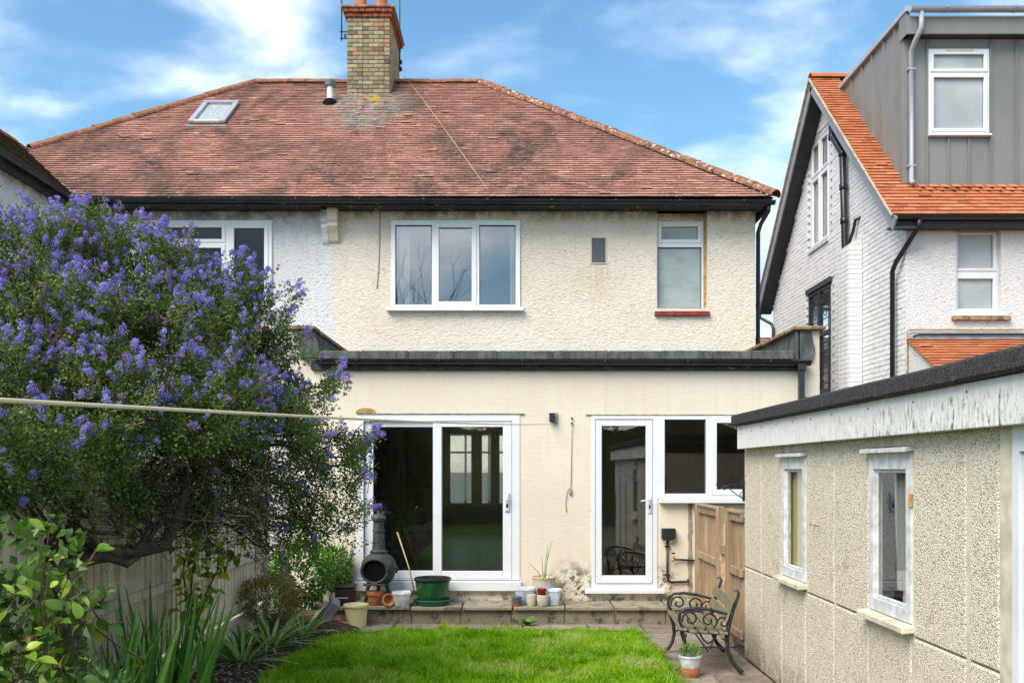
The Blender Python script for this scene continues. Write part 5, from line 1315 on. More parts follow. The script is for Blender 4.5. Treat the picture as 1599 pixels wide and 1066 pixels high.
def square_pot(name, label, px, Y, w0, w1, h, mat, z0=SZ, rz=0):
    t = thing(name, label, 'pot', ((px - CX) * Y / F, Y, z0), rz, GP)
    mb = MB(); r0, r1 = w0 / 2 * 1.2, w1 / 2 * 1.2
    mb.lathe(tub(r0, r1, h, .006, .03), (0, 0, 0), 24)
    for v in mb.v:            # squared section with rounded corners
        a = math.atan2(v.y, v.x); rad = math.hypot(v.x, v.y); p = 5.0
        k = 1 / (abs(math.cos(a)) ** p + abs(math.sin(a)) ** p) ** (1 / p); v.x = math.cos(a) * rad * k / 1.2; v.y = math.sin(a) * rad * k / 1.2
    autosmooth(mb.build('body', mat, t, local=True), 40); return t
square_pot('plant_pot', 'chalky white pot between the terracotta pot and the big green pot', 627.5, 11.02, .17, .215, .165, M['white_glaze'], rz=.2)
square_pot('plant_pot', 'pale blue square pot at the left of the small pot group', 820, 11.2, .19, .225, .19, M['blue_white'], rz=.15)
square_pot('plant_pot', 'pale blue and white pot at the right end of the small pot group', 866, 11.08, .13, .165, .19, M['blue_white'], rz=-.1)
cpt = pot('plant_pot', 'wide cream stoneware pot holding dry stems, at the back of the group', 'pot', 850, 11.32, SZ, [(.001, 0), (.10, 0), (.125, .05), (.14, .16), (.138, .27), (.146, .285), (.146, .30), (.13, .305), (.122, .28), (.12, .25), (.001, .25)], M['cream_glaze'], GP)
autosmooth(MB().lathe([(.1465, .283), (.150, .292), (.146, .307), (.128, .309)], (0, 0, 0), 24).build('rim', M['cane'], cpt, local=True))
pot('plant_pot', 'round white cup-shaped pot in front under the red pot', 'pot', 848, 10.99, SZ, [(.001, 0), (.05, 0), (.062, .02), (.071, .07), (.073, .13), (.066, .133), (.06, .05), (.001, .02)], M['cream_glaze'], GP)
pot('plant_pot', 'small dark red glazed pot standing in the white cup-shaped pot', 'pot', 846.5, 11.0, SZ + .115, tub(.045, .055, .09, .004, .02), M['red_glaze'], GP)
pot('plant_pot', 'small cream round pot left of the white cup-shaped pot', 'pot', 830, 11.02, SZ, [(.001, 0), (.045, 0), (.05, .015), (.058, .06), (.056, .13), (.05, .133), (.045, .05), (.001, .02)], M['cream_glaze'], GP)
pot('plant_pot', 'little slate grey pot on a red base at the left of the group', 'pot', 807, 11.0, SZ + .032, tub(.05, .06, .08, .004, .02), M['slate_pot'], GP)
pot('plant_saucer', 'little red terracotta saucer under the slate grey pot', 'saucer', 807, 11.0, SZ, [(.001, 0), (.056, 0), (.061, .026), (.06, .03), (.001, .028)], M['brick_red'], GP)
ds = thing('dry_plant', 'few upright dry green stems growing from the cream stoneware pot', 'plant', ((850 - CX) * 11.32 / F, 11.32, SZ + .25))
for (dx, dz, lean) in ((-.02, .22, -.16), (.0, .45, .05), (.02, .38, .03), (.03, .12, .10), (-.01, .30, -.02), (.01, .5, .09)):
    mb = MB(); mb.rnd = random.random(); mb.tube([(dx, 0, 0), (dx + lean * .3, 0, dz * .5), (dx + lean, -.02, dz)], [.006, .004, .002], 5); mb.build('stem', M['iris'], ds, local=True)
# cream tub, tray, basket, bricks, caddy at the corner of the lawn
pot('plastic_tub', 'plain cream plastic tub standing on the paving by the lawn corner', 'tub', 556.5, 10.74, .0, tub(.118, .135, .262, .012, .03), M['cream_plastic'])
cd = thing('compost_caddy', 'dark brown lidded plastic caddy left of the chiminea', 'caddy', ((540 - CX) * 11.12 / F, 11.12, SZ))
MB().obox((0, 0, .10), (.112, 0, 0), (0, .09, 0), (0, 0, .10), .014).build('body', M['brown_plastic'], cd, local=True)
MB().obox((0, 0, .215), (.122, 0, 0), (0, .1, 0), (0, 0, .016), .01).build('lid', M['brown_plastic'], cd, local=True)
MB().box(-.07, .045, -.0925, -.0905, .083, .093).build('lettering_strip', M['white_glaze'], cd, local=True)
MB().lathe([(.001, .0), (.011, .0), (.011, .002), (.001, .002)], (-.078, -.0925, .088), 10, Matrix.Rotation(R(90), 4, 'X')).build('logo_dot', M['white_glaze'], cd, local=True)
tr = thing('plastic_tray', 'grey plastic tray leaning on its side at the end of the step', 'tray', ((505 - CX) * 10.6 / F, 10.6, .02))
mb = MB(); Mt = Matrix.Rotation(R(35), 4, 'Y') @ Matrix.Rotation(R(12), 4, 'Z')
def tp_(p): return Mt @ Vector(p)
a_, b2, hh = .085, .15, .33
mb.obox(tp_((0, 0, hh / 2 + .0)), Mt @ Vector((.012, 0, 0)), Mt @ Vector((0, b2 - .02, 0)), Mt @ Vector((0, 0, hh / 2)), .008)
mb.build('base', M['grey_plastic'], tr, local=True)
for (c, u_, v_, w_) in (((-.045, b2 - .012, hh / 2), (.05, 0, 0), (0, .008, 0), (0, 0, hh / 2)), ((-.045, -b2 + .012, hh / 2), (.05, 0, 0), (0, .008, 0), (0, 0, hh / 2)), ((-.045, 0, hh - .006), (.05, 0, 0), (0, b2 - .02, 0), (0, 0, .008)), ((-.045, 0, .008), (.05, 0, 0), (0, b2 - .02, 0), (0, 0, .008))):
    MB().obox(tp_(c), Mt @ Vector(u_), Mt @ Vector(v_), Mt @ Vector(w_), .006).build('side', M['grey_plastic'], tr, local=True)
pot('shallow_bowl', 'wide shallow terracotta-pink bowl lying among the plants beside the grey tray', 'bowl', 472, 10.5, .08, [(.001, 0), (.13, 0), (.18, .06), (.20, .12), (.192, .125), (.17, .06), (.12, .015), (.001, .015)], M['cane'])
for k, (px, Y, rz, lab, zz_) in enumerate(((527, 10.52, .5, 'pink brick lying flat beside the cream tub', .0), (514, 10.38, -.2, 'pink brick nearest the lawn beside the grey tray', .0), (519, 10.56, .9, 'pink brick on top behind the other two loose bricks', .066))):
    t = MB(); t.obox((0, 0, .033), (.105, 0, 0), (0, .05, 0), (0, 0, .033), .006)
    o = t.build('loose_brick', M['pale_brick']); o.location = ((px - CX) * Y / F, Y, zz_ + .02); o.rotation_euler = (0, 0, rz); tag(o, lab, 'brick', 'loose bricks by the flower bed')
# chiminea
cmx, cmy = (592 - CX) * 11.22 / F, 11.22
cm = thing('chiminea', 'black cast iron chiminea with tall flue and round open mouth', 'chiminea', (cmx, cmy, SZ))
bodyp = [(.001, .235), (.10, .235), (.15, .26), (.19, .32), (.212, .40), (.212, .46), (.195, .52), (.15, .57), (.10, .60), (.088, .615)]
autosmooth(MB().lathe(bodyp, (0, 0, 0), 28).build('body', M['chim_iron'], cm, local=True), 40)
fl = autosmooth(MB().lathe([(.10, .60), (.108, .61), (.108, .63), (.098, .64), (.082, .65), (.070, .80), (.068, .86), (.077, .865), (.077, .885), (.066, .89), (.062, .985), (.068, .99), (.09, 1.0), (.094, 1.03), (.08, 1.05), (.05, 1.075), (.02, 1.085), (.02, 1.10), (.012, 1.112), (.001, 1.115)], (0, 0, 0), 24).build('flue', M['chim_iron'], cm, local=True), 40)
mo = autosmooth(MB().lathe([(.118, -.05), (.152, .0), (.158, .03), (.15, .045), (.135, .04), (.128, .0), (.125, -.02)], (-.02, -.222, .41), 28, Matrix.Rotation(R(90), 4, 'X') @ Matrix.Diagonal((1.05, .95, 1, 1))).build('mouth_ring', M['chim_iron'], cm, local=True), 40)
MB().lathe([(.001, -.0), (.128, .0)], (-.02, -.226, .41), 28, Matrix.Rotation(R(90), 4, 'X') @ Matrix.Diagonal((1.05, .95, 1, 1))).build('fire_opening', M['matt_black'], cm, local=True)  # flat black disc stands for the shaded hollow behind the mouth
MB().lathe([(.001, 0), (.13, .0), (.14, .012), (.12, .02), (.001, .02)], (-.02, -.25, .245), 20, Matrix.Diagonal((1, .6, 1, 1))).build('ash_lip', M['chim_iron'], cm, local=True)
for a in (100, 215, 325):
    ca, sa = math.cos(R(a)), math.sin(R(a))
    MB().tube([(ca * .12, sa * .12, .27), (ca * .15, sa * .15, .18), (ca * .165, sa * .165, .08), (ca * .185, sa * .185, .0)], [.03, .024, .02, .024], 8).build('leg', M['chim_iron'], cm, True, local=True)
MB().tube([(.19, -.12, .44), (.23, -.15, .46), (.25, -.12, .42), (.22, -.1, .38)], .012, 6).build('door_flap', M['chim_iron'], cm, True, local=True)
# pot by the bench
wp = pot('plant_pot', 'white pot of green plants stacked on a terracotta pot by the bench', 'pot', 1078, 8.12, .09, [(.001, 0), (.075, 0), (.08, .01), (.094, .085), (.102, .09), (.102, .105), (.09, .107), (.086, .09), (.001, .085)], M['white_glaze'])
pot('flower_pot', 'squat terracotta pot on the paving under the white pot', 'pot', 1078, 8.12, .0, [(.001, 0), (.06, 0), (.075, .03), (.082, .05), (.084, .085), (.001, .088)], M['terracotta'])

# ------------------------------------------------------------------ fittings on the walls
wl = thing('wall_lamp', 'small black lamp box fixed to the extension wall between the doors', 'lamp', (xe(864), 11.5, ze(655)))
MB().box(xe(866), xe(871), 11.47, 11.499, ze(661), ze(644), .004).build('back_plate', M['putty'], wl); MB().box(xe(858), xe(866), 11.41, 11.499, ze(658), ze(645), .006).build('housing', M['black'], wl)
pc = thing('pulley_cord', 'old cord with two small cleats hanging down the extension wall', 'cord', (xe(893), 11.48, ze(700)))
for py in (653, 661): MB().lathe([(.001, -.015), (.012, -.01), (.012, .01), (.001, .015)], (xe(893.5), 11.48, ze(py)), 8).build('pulley', M['black'], pc, True)
MB().tube([(xe(893.5), 11.48, ze(663)), (xe(893), 11.488, ze(700)), (xe(892), 11.488, ze(760))], .004, 6).build('cord', M['cord'], pc, True)
MB().lathe([(.001, -.05), (.014, -.04), (.016, .03), (.001, .05)], (xe(891.5), 11.483, ze(767)), 8).build('knot', M['amber'], pc, True)
MB().tube([(xe(890), 11.488, ze(761)), (xe(886), 11.488, ze(768)), (xe(883.5), 11.488, ze(785)), (xe(885), 11.488, ze(799))], .004, 6).build('loose_end', M['cord'], pc, True)
eb = thing('electrical_box', 'black weatherproof electrical box with conduit beside the back door', 'electrical box', (xe(1043), 11.45, ze(835)))
MB().box(xe(1032.5), xe(1054), 11.41, 11.499, ze(840.5), ze(824), .008).build('box', M['black'], eb)
for px in (1038.5, 1048): MB().lathe([(.014, -.04), (.017, -.035), (.017, .0), (.014, .0)], (xe(px), 11.455, ze(841) ), 10).build('gland', M['gutter_grey'], eb, True)
MB().tube([(xe(1042), 11.47, ze(842)), (xe(1042), 11.47, ze(900)), (xe(1043.5), 11.47, ze(906)), (xe(1049), 11.47, ze(908)), (xe(1072), 11.47, ze(907)), (xe(1075), 11.47, ze(904))], .015, 8).build('conduit', M['black'], eb, True)
for py in (851, 895): MB().box(xe(1038), xe(1046), 11.45, 11.499, ze(py + 2), ze(py), .003).build('clip', M['black'], eb)
tpz = thing('garden_tap', 'brass garden tap on a black pipe beside the back door', 'tap', (xe(1051), 11.42, ze(872)))
MB().tube([(xe(1089), 11.47, ze(874.5)), (xe(1062), 11.47, ze(873)), (xe(1054), 11.455, ze(872.5))], .012, 8).build('pipe', M['black'], tpz, True)
MB().tube([(xe(1055), 11.455, ze(872.5)), (xe(1050.5), 11.44, ze(871.5)), (xe(1049), 11.43, ze(873.5)), (xe(1049), 11.43, ze(876))], [.016, .017, .015, .012], 8).build('spout', M['brass'], tpz, True)
MB().tube([(xe(1051), 11.44, ze(871)), (xe(1050.5), 11.44, ze(864))], .007, 6).build('spindle', M['brass'], tpz, True); MB().box(xe(1048), xe(1053.5), 11.435, 11.447, ze(864), ze(861.5), .003).build('handle', M['black'], tpz)
cr = MB(); pp = []
for i in range(15):
    py = 785 + i * 10.6; pp.append((xe(1075.5 + random.uniform(-1.2, 1.2)), xe(1081 + random.uniform(-1.5, 1.2)), ze(py)))
vs = []; 
for a, b_, zz_ in pp: vs += [(a, 11.494, zz_), (b_, 11.494, zz_), (a - .01, 11.503, zz_), (b_ + .01, 11.503, zz_)]
fs = []
for i in range(14):
    q = i * 4; fs += [(q, q + 1, q + 5, q + 4), (q + 2, q, q + 4, q + 6), (q + 1, q + 3, q + 7, q + 5)]
cr.add(vs, fs); cr.build('patched_chase', M['putty'], ext)
# scroll bracket on the garage corner
sb = thing('hanging_basket_bracket', 'black scrolled iron bracket sticking out from the garage corner', 'bracket', (2.29, 9.17, 1.6))
P_ = lambda l: [at(a, b_, 9.17) for a, b_ in l]
mb = MB(); mb.tube(P_([(1163.5, 750), (1163.5, 779)]), .006, 6); mb.tube(P_([(1163, 757), (1146, 756), (1134, 757.5), (1128, 760), (1123, 764), (1121, 760), (1119, 755)]), .005, 6)
mb.tube(P_([(1133, 758), (1145, 767), (1156, 776), (1163, 779)]), .005, 6)
sp_ = lambda cx_, cy_, r0, r1, a0, a1: P_([(cx_ + (r0 + (r1 - r0) * i / 15) * math.cos(R(a0 + (a1 - a0) * i / 15)), cy_ + (r0 + (r1 - r0) * i / 15) * math.sin(R(a0 + (a1 - a0) * i / 15))) for i in range(16)])
mb.tube(sp_(1159, 753, 5, 1.2, 90, -280), .004, 6); mb.tube(sp_(1159.5, 771, 5, 1.2, 40, 420), .004, 6); mb.tube(sp_(1131, 761.5, 4, 1, -90, 280), .004, 6)
mb.build('scrollwork', M['iron'], sb, True); MB().box(2.285, 2.306, 9.201, 9.212, 1.50, 1.72).build('wall_plate', M['iron'], sb)
# aerials, wires, washing line
ap = thing('aerial_mast', 'thin dark aerial mast bracketed to the left side of the chimney', 'aerial mast', (-3.30, 18.1, 10.1))
MB().tube([at(534, 64, 18.05), at(534, -70, 18.05)], .013, 6).build('mast', M['iron'], ap, True)
for py in (50, 60.5): MB().tube([at(531.5, py, 18.05), at(542.5, py, 18.05)], .012, 6).build('bracket', M['iron'], ap)
MB().box(at(538, 56, 18.05).x, at(541, 56, 18.05).x, 18.02, 18.08, at(538, 58, 18.05).z, at(538, 54, 18.05).z).build('clamp', M['iron'], ap)
ap = thing('aerial_mast', 'thin dark aerial mast rising behind the right edge of the chimney', 'aerial mast', (-2.3, 19.45, 9.8))
MB().tube([at(625, 112, 19.45), at(624.5, -70, 19.45)], .013, 6).build('mast', M['iron'], ap, True)
for py in (98, 109): MB().box(-2.36, -2.30, 19.38, 19.47, at(625, py + 2, 19.45).z, at(625, py - 2, 19.45).z).build('bracket', M['iron'], ap)
ww = [at(631, 118, 18.9)] + [on_roof(px, py) + nn_ * .05 for px, py in ((660, 158), (700, 213), (730, 255), (762, 301))]
tag(MB().tube(ww, .005, 5).build('roof_cable', M['gaspipe'], smooth=True), 'thin pale cable running down the roof from the chimney to the gutter', 'cable')
tag(MB().tube([(xh(594), 14.488, z(331)), (xh(593.5), 14.488, z(380)), (xh(592), 14.488, z(420)), (xh(589), 14.488, z(451))], .005, 5).build('wall_cable', M['vent'], smooth=True), 'thin dark cable hanging down the upstairs wall left of the window', 'cable')
L0, L1 = Vector((xe(866), 11.49, ze(662))), Vector((-.91, 1.65, 1.986))
pts = []
for i in range(25):
    t = i / 24 * 1.55; p = L0 + (L1 - L0) * t; p.z -= .048 * 4 * (t / 1.55) * (1 - t / 1.55); pts.append(p)
tag(MB().tube(pts, .0048, 8).build('washing_line', M['rope'], smooth=True), 'cream washing line stretched from the extension wall across the garden', 'washing line')

# ------------------------------------------------------------------ plants
def unit(a): return a / np.maximum(np.linalg.norm(a, axis=-1, keepdims=True), 1e-9)
def scatter_leaves(C, D, U, ln, wd, rnd, fold=.25):
    """C base points, D leaf directions, U approx normals (n,3); diamond leaves of 4 points bent along the rib -> verts, quads->tris"""
    n = len(C); D = unit(D); S = unit(np.cross(D, U)); Nn = np.cross(S, D)
    ln = ln[:, None]; wd = wd[:, None]
    v = np.empty((n, 4, 3)); v[:, 0] = C; v[:, 1] = C + D * ln * .5 + S * wd * .5 + Nn * wd * fold; v[:, 2] = C + D * ln; v[:, 3] = C + D * ln * .5 - S * wd * .5 + Nn * wd * fold
    b = np.arange(n)[:, None] * 4
    f = np.concatenate([b + np.array([[0, 1, 2]]), b + np.array([[0, 2, 3]])], 0)
    return v.reshape(-1, 3), f, np.repeat(rnd, 4)
def rdir(n): return unit(rng.normal(size=(n, 3)))

# --- flowering shrub (ceanothus) -------------------------------------------------
shrub = thing('flowering_shrub', 'big evergreen shrub covered in blue-violet blossom spilling over the left fence', 'shrub', (-2.45, 5.4, .1))
LB = [(60, 432, 6.6, .50), (135, 410, 6.9, .42), (245, 440, 6.8, .42), (355, 488, 7.0, .38), (410, 548, 7.1, .30), (462, 645, 7.3, .35), (527, 715, 7.45, .31), (505, 795, 7.4, .37), (440, 825, 7.3, .36),
      (335, 755, 6.9, .44), (205, 715, 6.6, .46), (50, 690, 6.3, .48), (100, 555, 6.3, .66), (280, 590, 6.6, .66), (-70, 560, 6.3, .6), (395, 675, 6.9, .52), (-90, 430, 6.6, .5), (180, 620, 5.9, .45), (330, 640, 6.2, .42), (20, 610, 5.8, .42), (300, 520, 7.4, .5), (130, 480, 7.5, .5), (30, 735, 4.95, .25), (110, 755, 5.35, .22), (205, 765, 5.9, .20), (320, 790, 6.6, .24), (-40, 700, 4.8, .30), (70, 690, 5.2, .24), (150, 710, 5.6, .25)]
LC_ = np.array([at(a, b, c) for a, b, c, r in LB]); LR = np.array([d for *_, d in LB])
NT = 7200
pr_ = LR ** 2 / (LR ** 2).sum(); li = rng.choice(len(LB), NT, p=pr_)
dirs = unit(rng.normal(size=(NT, 3)) + np.array([0, -.25, .15]))
rad = np.where(rng.random(NT) < .8, rng.uniform(.78, 1.06, NT), rng.uniform(.35, .78, NT))
lump = np.array([1 + .34 * mnoise.noise(Vector(c * 2.2 + d * 1.3)) for c, d in zip(LC_[li], dirs)])
tips = LC_[li] + dirs * (LR[li] * rad * lump)[:, None]
inside = np.zeros(NT, dtype=bool)
for c, r in zip(LC_, LR): inside |= np.linalg.norm(tips - c, axis=1) < r * .62
_py = HY - (tips[:, 2] - CZ) * F / tips[:, 1]
gapn = np.array([mnoise.noise(Vector(p * 3.1)) + .5 * mnoise.noise(Vector(p * 7)) for p in tips])
keep = (~inside | (rng.random(NT) < .25)) & (rng.random(NT) < np.interp(_py, [300, 680, 740, 900], [1, 1, .72, .6])) & (gapn > -.34); tips, dirs, li = tips[keep], dirs[keep], li[keep]
sil = rng.choice(len(tips), 280, replace=False)      # long shoots that break the outline
ext_l = np.zeros(len(tips)); ext_l[sil] = rng.uniform(.06, .26, 280)
grow = unit(dirs + np.array([0, 0, .45]) + rng.normal(size=dirs.shape) * .35)
tips = tips + grow * ext_l[:, None]
SH = [(37, 312), (45, 335), (122, 326), (130, 345), (157, 349), (115, 352), (220, 340), (230, 352), (245, 362), (267, 370), (300, 385), (375, 398), (388, 412), (420, 425), (455, 445), (467, 469), (453, 486), (476, 515), (494, 550), (533, 574), (541, 600), (525, 592), (593, 668), (586, 684), (575, 690), (575, 736), (583, 790), (70, 350), (20, 350)]
sh_t = np.array([at(a + random.gauss(0, 2), b + random.gauss(0, 2), 7.0 + random.gauss(0, .12)) for a, b in SH for _ in range(4)]); sh_t = sh_t + rng.normal(0, .022, sh_t.shape)
sh_c = LC_[[int(np.argmin(np.linalg.norm(LC_ - t_, axis=1))) for t_ in sh_t]]; sh_g = unit(sh_t - sh_c + np.array([0, 0, .08]))
n_old = len(tips); tips = np.concatenate([tips, sh_t]); grow = np.concatenate([grow, sh_g]); ext_l = np.concatenate([ext_l, np.full(len(sh_t), .12)]); sil = np.concatenate([sil, np.arange(n_old, len(tips))])
NTk = len(tips); tl = rng.uniform(.12, .24, NTk) + ext_l
base = tips - grow * tl[:, None]
per = 48
t = rng.random((NTk, per)); C = base[:, None] + grow[:, None] * (tl[:, None] * t)[..., None]
rd = unit(rng.normal(size=(NTk, per, 3))); D = unit(rd + grow[:, None] * .5)
C = C + rd * rng.uniform(0, .055, (NTk, per))[..., None]
lnv = rng.uniform(.017, .034, NTk * per); twr = rng.random(NTk)
rv = np.clip(rng.normal(.45, .2, NTk * per) + np.repeat((twr - .5) * .5, per), 0, 1)
V, Fc, RR = scatter_leaves(C.reshape(-1, 3), D.reshape(-1, 3), unit(rng.normal(size=(NTk * per, 3)) + np.array([0, -.2, .6])), lnv, lnv * .55, rv)
o = put('foliage', np_mesh('foliage', V, Fc, M['cleaf'], RR), shrub); o['kind'] = 'stuff'
o.matrix_parent_inverse = INV[shrub.name]
# blossom heads: panicles of small rough puffs at the outer shoot ends
pyv = HY - (tips[:, 2] - CZ) * F / tips[:, 1]
pf = np.interp(pyv, [300, 420, 560, 640, 700, 900], [.95, .85, .70, .42, .18, .07]); pf[sil] *= 1.3
patch = np.array([mnoise.noise(Vector(p * 2.6)) for p in tips]); pf = pf * np.clip(1 + 1.6 * patch, .1, 2.2); pf[n_old:] = 1.0
fl_i = np.nonzero(rng.random(NTk) < pf)[0]
t0 = (1 + 5 ** .5) / 2
ico_v = unit(np.array([(-1, t0, 0), (1, t0, 0), (-1, -t0, 0), (1, -t0, 0), (0, -1, t0), (0, 1, t0), (0, -1, -t0), (0, 1, -t0), (t0, 0, -1), (t0, 0, 1), (-t0, 0, -1), (-t0, 0, 1)], float))
ico_f = np.array([(0, 11, 5), (0, 5, 1), (0, 1, 7), (0, 7, 10), (0, 10, 11), (1, 5, 9), (5, 11, 4), (11, 10, 2), (10, 7, 6), (7, 1, 8), (3, 9, 4), (3, 4, 2), (3, 2, 6), (3, 6, 8), (3, 8, 9), (4, 9, 5), (2, 4, 11), (6, 2, 10), (8, 6, 7), (9, 8, 1)])
puffC, puffR, puffQ = [], [], []
for i in fl_i:
    g = grow[i]; n_p = rng.integers(3, 8); ql = rng.random(); L_ = rng.uniform(.03, .085)
    bud = rng.random() < .16
    for k in range(n_p):
        tt = k / n_p
        puffC.append(tips[i] + g * (L_ * tt) + rdir(1)[0] * rng.uniform(.007, .023) * (1.1 - .5 * tt)); puffR.append(rng.uniform(.012, .020) * (.7 if bud else 1) * (1.15 - .4 * tt))
        puffQ.append(rng.uniform(.91, 1.0) if bud or rng.random() < .06 else np.clip(rng.normal(.25 + .45 * ql, .16), 0, .9))
puffC, puffR, puffQ = np.array(puffC), np.array(puffR), np.array(puffQ); NP = len(puffC)
# each puff is a spray of tiny petals facing outward
pet = 32
pd_ = rdir(NP * pet).reshape(NP, pet, 3)
C = puffC[:, None] + pd_ * (puffR[:, None] * rng.uniform(.8, 1.08, (NP, pet)))[..., None]
tang = unit(np.cross(pd_, rdir(NP * pet).reshape(NP, pet, 3)))
sz = rng.uniform(.006, .010, NP * pet)
V, Fc, RR = scatter_leaves((C - tang * sz.reshape(NP, pet, 1) * .5).reshape(-1, 3), tang.reshape(-1, 3), pd_.reshape(-1, 3), sz, sz * .9, np.clip(np.repeat(puffQ, pet) + rng.normal(0, .03, NP * pet), 0, 1), .1)
o = put('blossom', np_mesh('blossom', V, Fc, M['blossom'], RR), shrub); o['kind'] = 'stuff'
# trunk and limbs
def wob(p, q, n, amp):
    p, q = Vector(p), Vector(q); out = []
    ph = random.uniform(0, 99)
    for i in range(n + 1):
        t = i / n; a = amp * math.sin(math.pi * t)
        out.append(p + (q - p) * t + Vector((mnoise.noise(Vector((ph, t * 3, 0))), mnoise.noise(Vector((ph, t * 3, 7))), mnoise.noise(Vector((ph, t * 3, 13))))) * a * 2)
    return out
tk = MB(); T0 = Vector((-2.52, 5.25, .05))
A1 = at(86, 887, 5.6); A2 = at(154, 865, 5.8); A3 = at(206, 861, 6.0); A4 = at(257, 851, 6.2); A5 = at(287, 790, 6.4); A6 = at(300, 700, 6.6)
tk.tube([T0, T0 + Vector((.0, .08, .5)), T0 + Vector((-.05, .2, .85)), A1, A2, A3, A4, A5, A6], [.085, .075, .07, .062, .058, .052, .046, .036, .028], 10)
tk.tube([T0 + Vector((.0, .08, .5)), T0 + Vector((-.12, .2, 1.1)), at(60, 790, 5.7), at(45, 680, 5.9), at(80, 560, 6.2)], [.07, .055, .048, .04, .03], 9)
tk.tube([A1, at(120, 800, 5.9), at(125, 730, 6.0), at(110, 640, 6.1)], [.05, .04, .035, .026], 8)
tk.tube([A2, at(200, 880, 5.9), at(216, 868, 6.05), at(260, 800, 6.3), at(310, 780, 6.6)], [.028, .026, .022, .018, .012], 7)
autosmooth(tk.build('trunk', M['bark'], shrub), 60)
br = MB(); roots = [A2, A3, A4, A5, A6, at(45, 680, 5.9), at(80, 560, 6.2), at(110, 640, 6.1), at(120, 740, 6.0)]
for c, r in zip(LC_, LR):
    c = Vector(c); s = min(roots, key=lambda q: (q - c).length)
    for k in range(3):
        e = c + Vector(rdir(1)[0]) * r * .6; pts = wob(s, e, 7, .12); br.tube(pts, [.02 - .0021 * i for i in range(8)], 6, False)
        for j in range(4):
            p = pts[random.randint(3, 7)]; e2 = p + Vector(rdir(1)[0]) * r * .6; br.tube(wob(p, e2, 4, .06), [.007, .006, .005, .004, .003], 4, False)
for k in range(520):       # fine dead twigs in the shaded underside
    px = random.uniform(20, 420); c = at(px, random.uniform(715, 850), random.uniform(5.9, 7.2)); e = c + Vector((random.gauss(0, .22), random.gauss(0, .15), random.gauss(-.02, .11)))
    br.tube(wob(c, e, 4, .05), [.004, .0035, .003, .0025, .002], 3, False)
for k in range(0, NTk, 3):
    br.tube([base[k] - grow[k] * .10, base[k], tips[k]], [.0035, .0028, .002], 3, False)
o = br.build('branches', M['bark'], shrub); o['kind'] = 'stuff'

# --- leaf pieces as single objects ---------------------------------------------------
def leaf_mesh(name, mat, q, shape, ln=1.0, bend=.25, fold=.12, tip=0.0):
    """shape: list of (t, half width); a folded, drooping leaf along +x"""
    mb = MB(); mb.rnd = q; vs, fs = [], []
    for t, w_ in shape:
        x = t * ln; zc_ = -bend * t * t * ln
        vs += [(x, w_, zc_ + fold * w_), (x, 0, zc_), (x, -w_, zc_ + fold * w_)]
    for i in range(len(shape) - 1):
        a = i * 3; fs += [(a, a + 1, a + 4, a + 3), (a + 1, a + 2, a + 5, a + 4)]
    mb.add(vs, fs); return mb.mesh(name, mat, True)
def frame(p, d, up, s):
    d = Vector(d).normalized(); y = Vector(up).cross(d)
    y = y.normalized() if y.length > 1e-5 else d.orthogonal().normalized(); z_ = d.cross(y)
    return Matrix(((d.x * s, y.x * s, z_.x * s, p[0]), (d.y * s, y.y * s, z_.y * s, p[1]), (d.z * s, y.z * s, z_.z * s, p[2]), (0, 0, 0, 1)))
OV = [(0, .004), (.12, .16), (.3, .29), (.5, .31), (.72, .22), (.9, .08), (1, .004)]
rose_m = [leaf_mesh('leaf', M['rose'], q, OV, 1, b, .35) for q, b in ((.1, .2), (.3, .3), (.5, .25), (.62, .35), (.75, .2), (.88, .3), (.95, .4), (1.0, .3))]
def leafy(plant, pts, dirs_, size, meshes, wts, droop=.3):
    for p, d in zip(pts, dirs_):
        d = Vector(d) + Vector((random.gauss(0, .5), random.gauss(0, .5) - .3, random.gauss(0, .35) - droop))
        o = put('leaf', random.choices(meshes, wts)[0], plant, M=frame(p, d, (random.gauss(0, .35), -.55 + random.gauss(0, .3), 1), size * random.uniform(.65, 1.25)))
climb = thing('climbing_shrub', 'glossy broad-leaved climber with lime young leaves at the left edge', 'shrub', (-2.2, 4.3, .08))
st = MB(); lp, ld = [], []
for k in range(30):
    b0 = Vector((-2.35 + random.gauss(0, .12), 4.35 + random.gauss(0, .12), .1)); pxx = random.uniform(-40, 120); pyy = random.uniform(790, 1050) + max(0, pxx - 60) * .9
    e = at(pxx, pyy, random.uniform(4.0, 4.6)); pts = wob(b0, e, 6, .1); st.tube(pts, [.008, .007, .006, .005, .004, .003, .002], 5, False)
    for i in range(9):
        j = random.randint(3, 6); lp.append(pts[j] + Vector((random.gauss(0, .05), random.gauss(-.05, .05), random.gauss(0, .05)))); ld.append((pts[j] - pts[j - 1]).normalized())
for k in range(4):      # a side shoot to the right
    b0 = at(90, 950, 4.5); e = at(150 + k * 22, 860 + k * 55, 4.7); pts = wob(b0, e, 6, .05); st.tube(pts, [.005] * 7, 5, False)
    for i in range(9): j = random.randint(1, 6); lp.append(pts[j]); ld.append((pts[j] - pts[j - 1]).normalized())
n = 620; P = np.array([at(a, b, c) for a, b, c in zip(rng.uniform(-60, 135, n), rng.uniform(820, 1090, n), rng.uniform(4.25, 4.85, n))])
V, Fc, RR = scatter_leaves(P, unit(rng.normal(size=(n, 3)) + np.array([0, -.3, -.3])), unit(rng.normal(size=(n, 3)) * .5 + np.array([0, -.6, .8])), rng.uniform(.05, .09, n), rng.uniform(.035, .055, n), np.clip(rng.normal(.22, .2, n), 0, .9))  # lower colour values paint the dark depth between the outer leaves
o = put('inner_foliage', np_mesh('inner_foliage', V, Fc, M['rose'], RR), climb); o['kind'] = 'stuff'
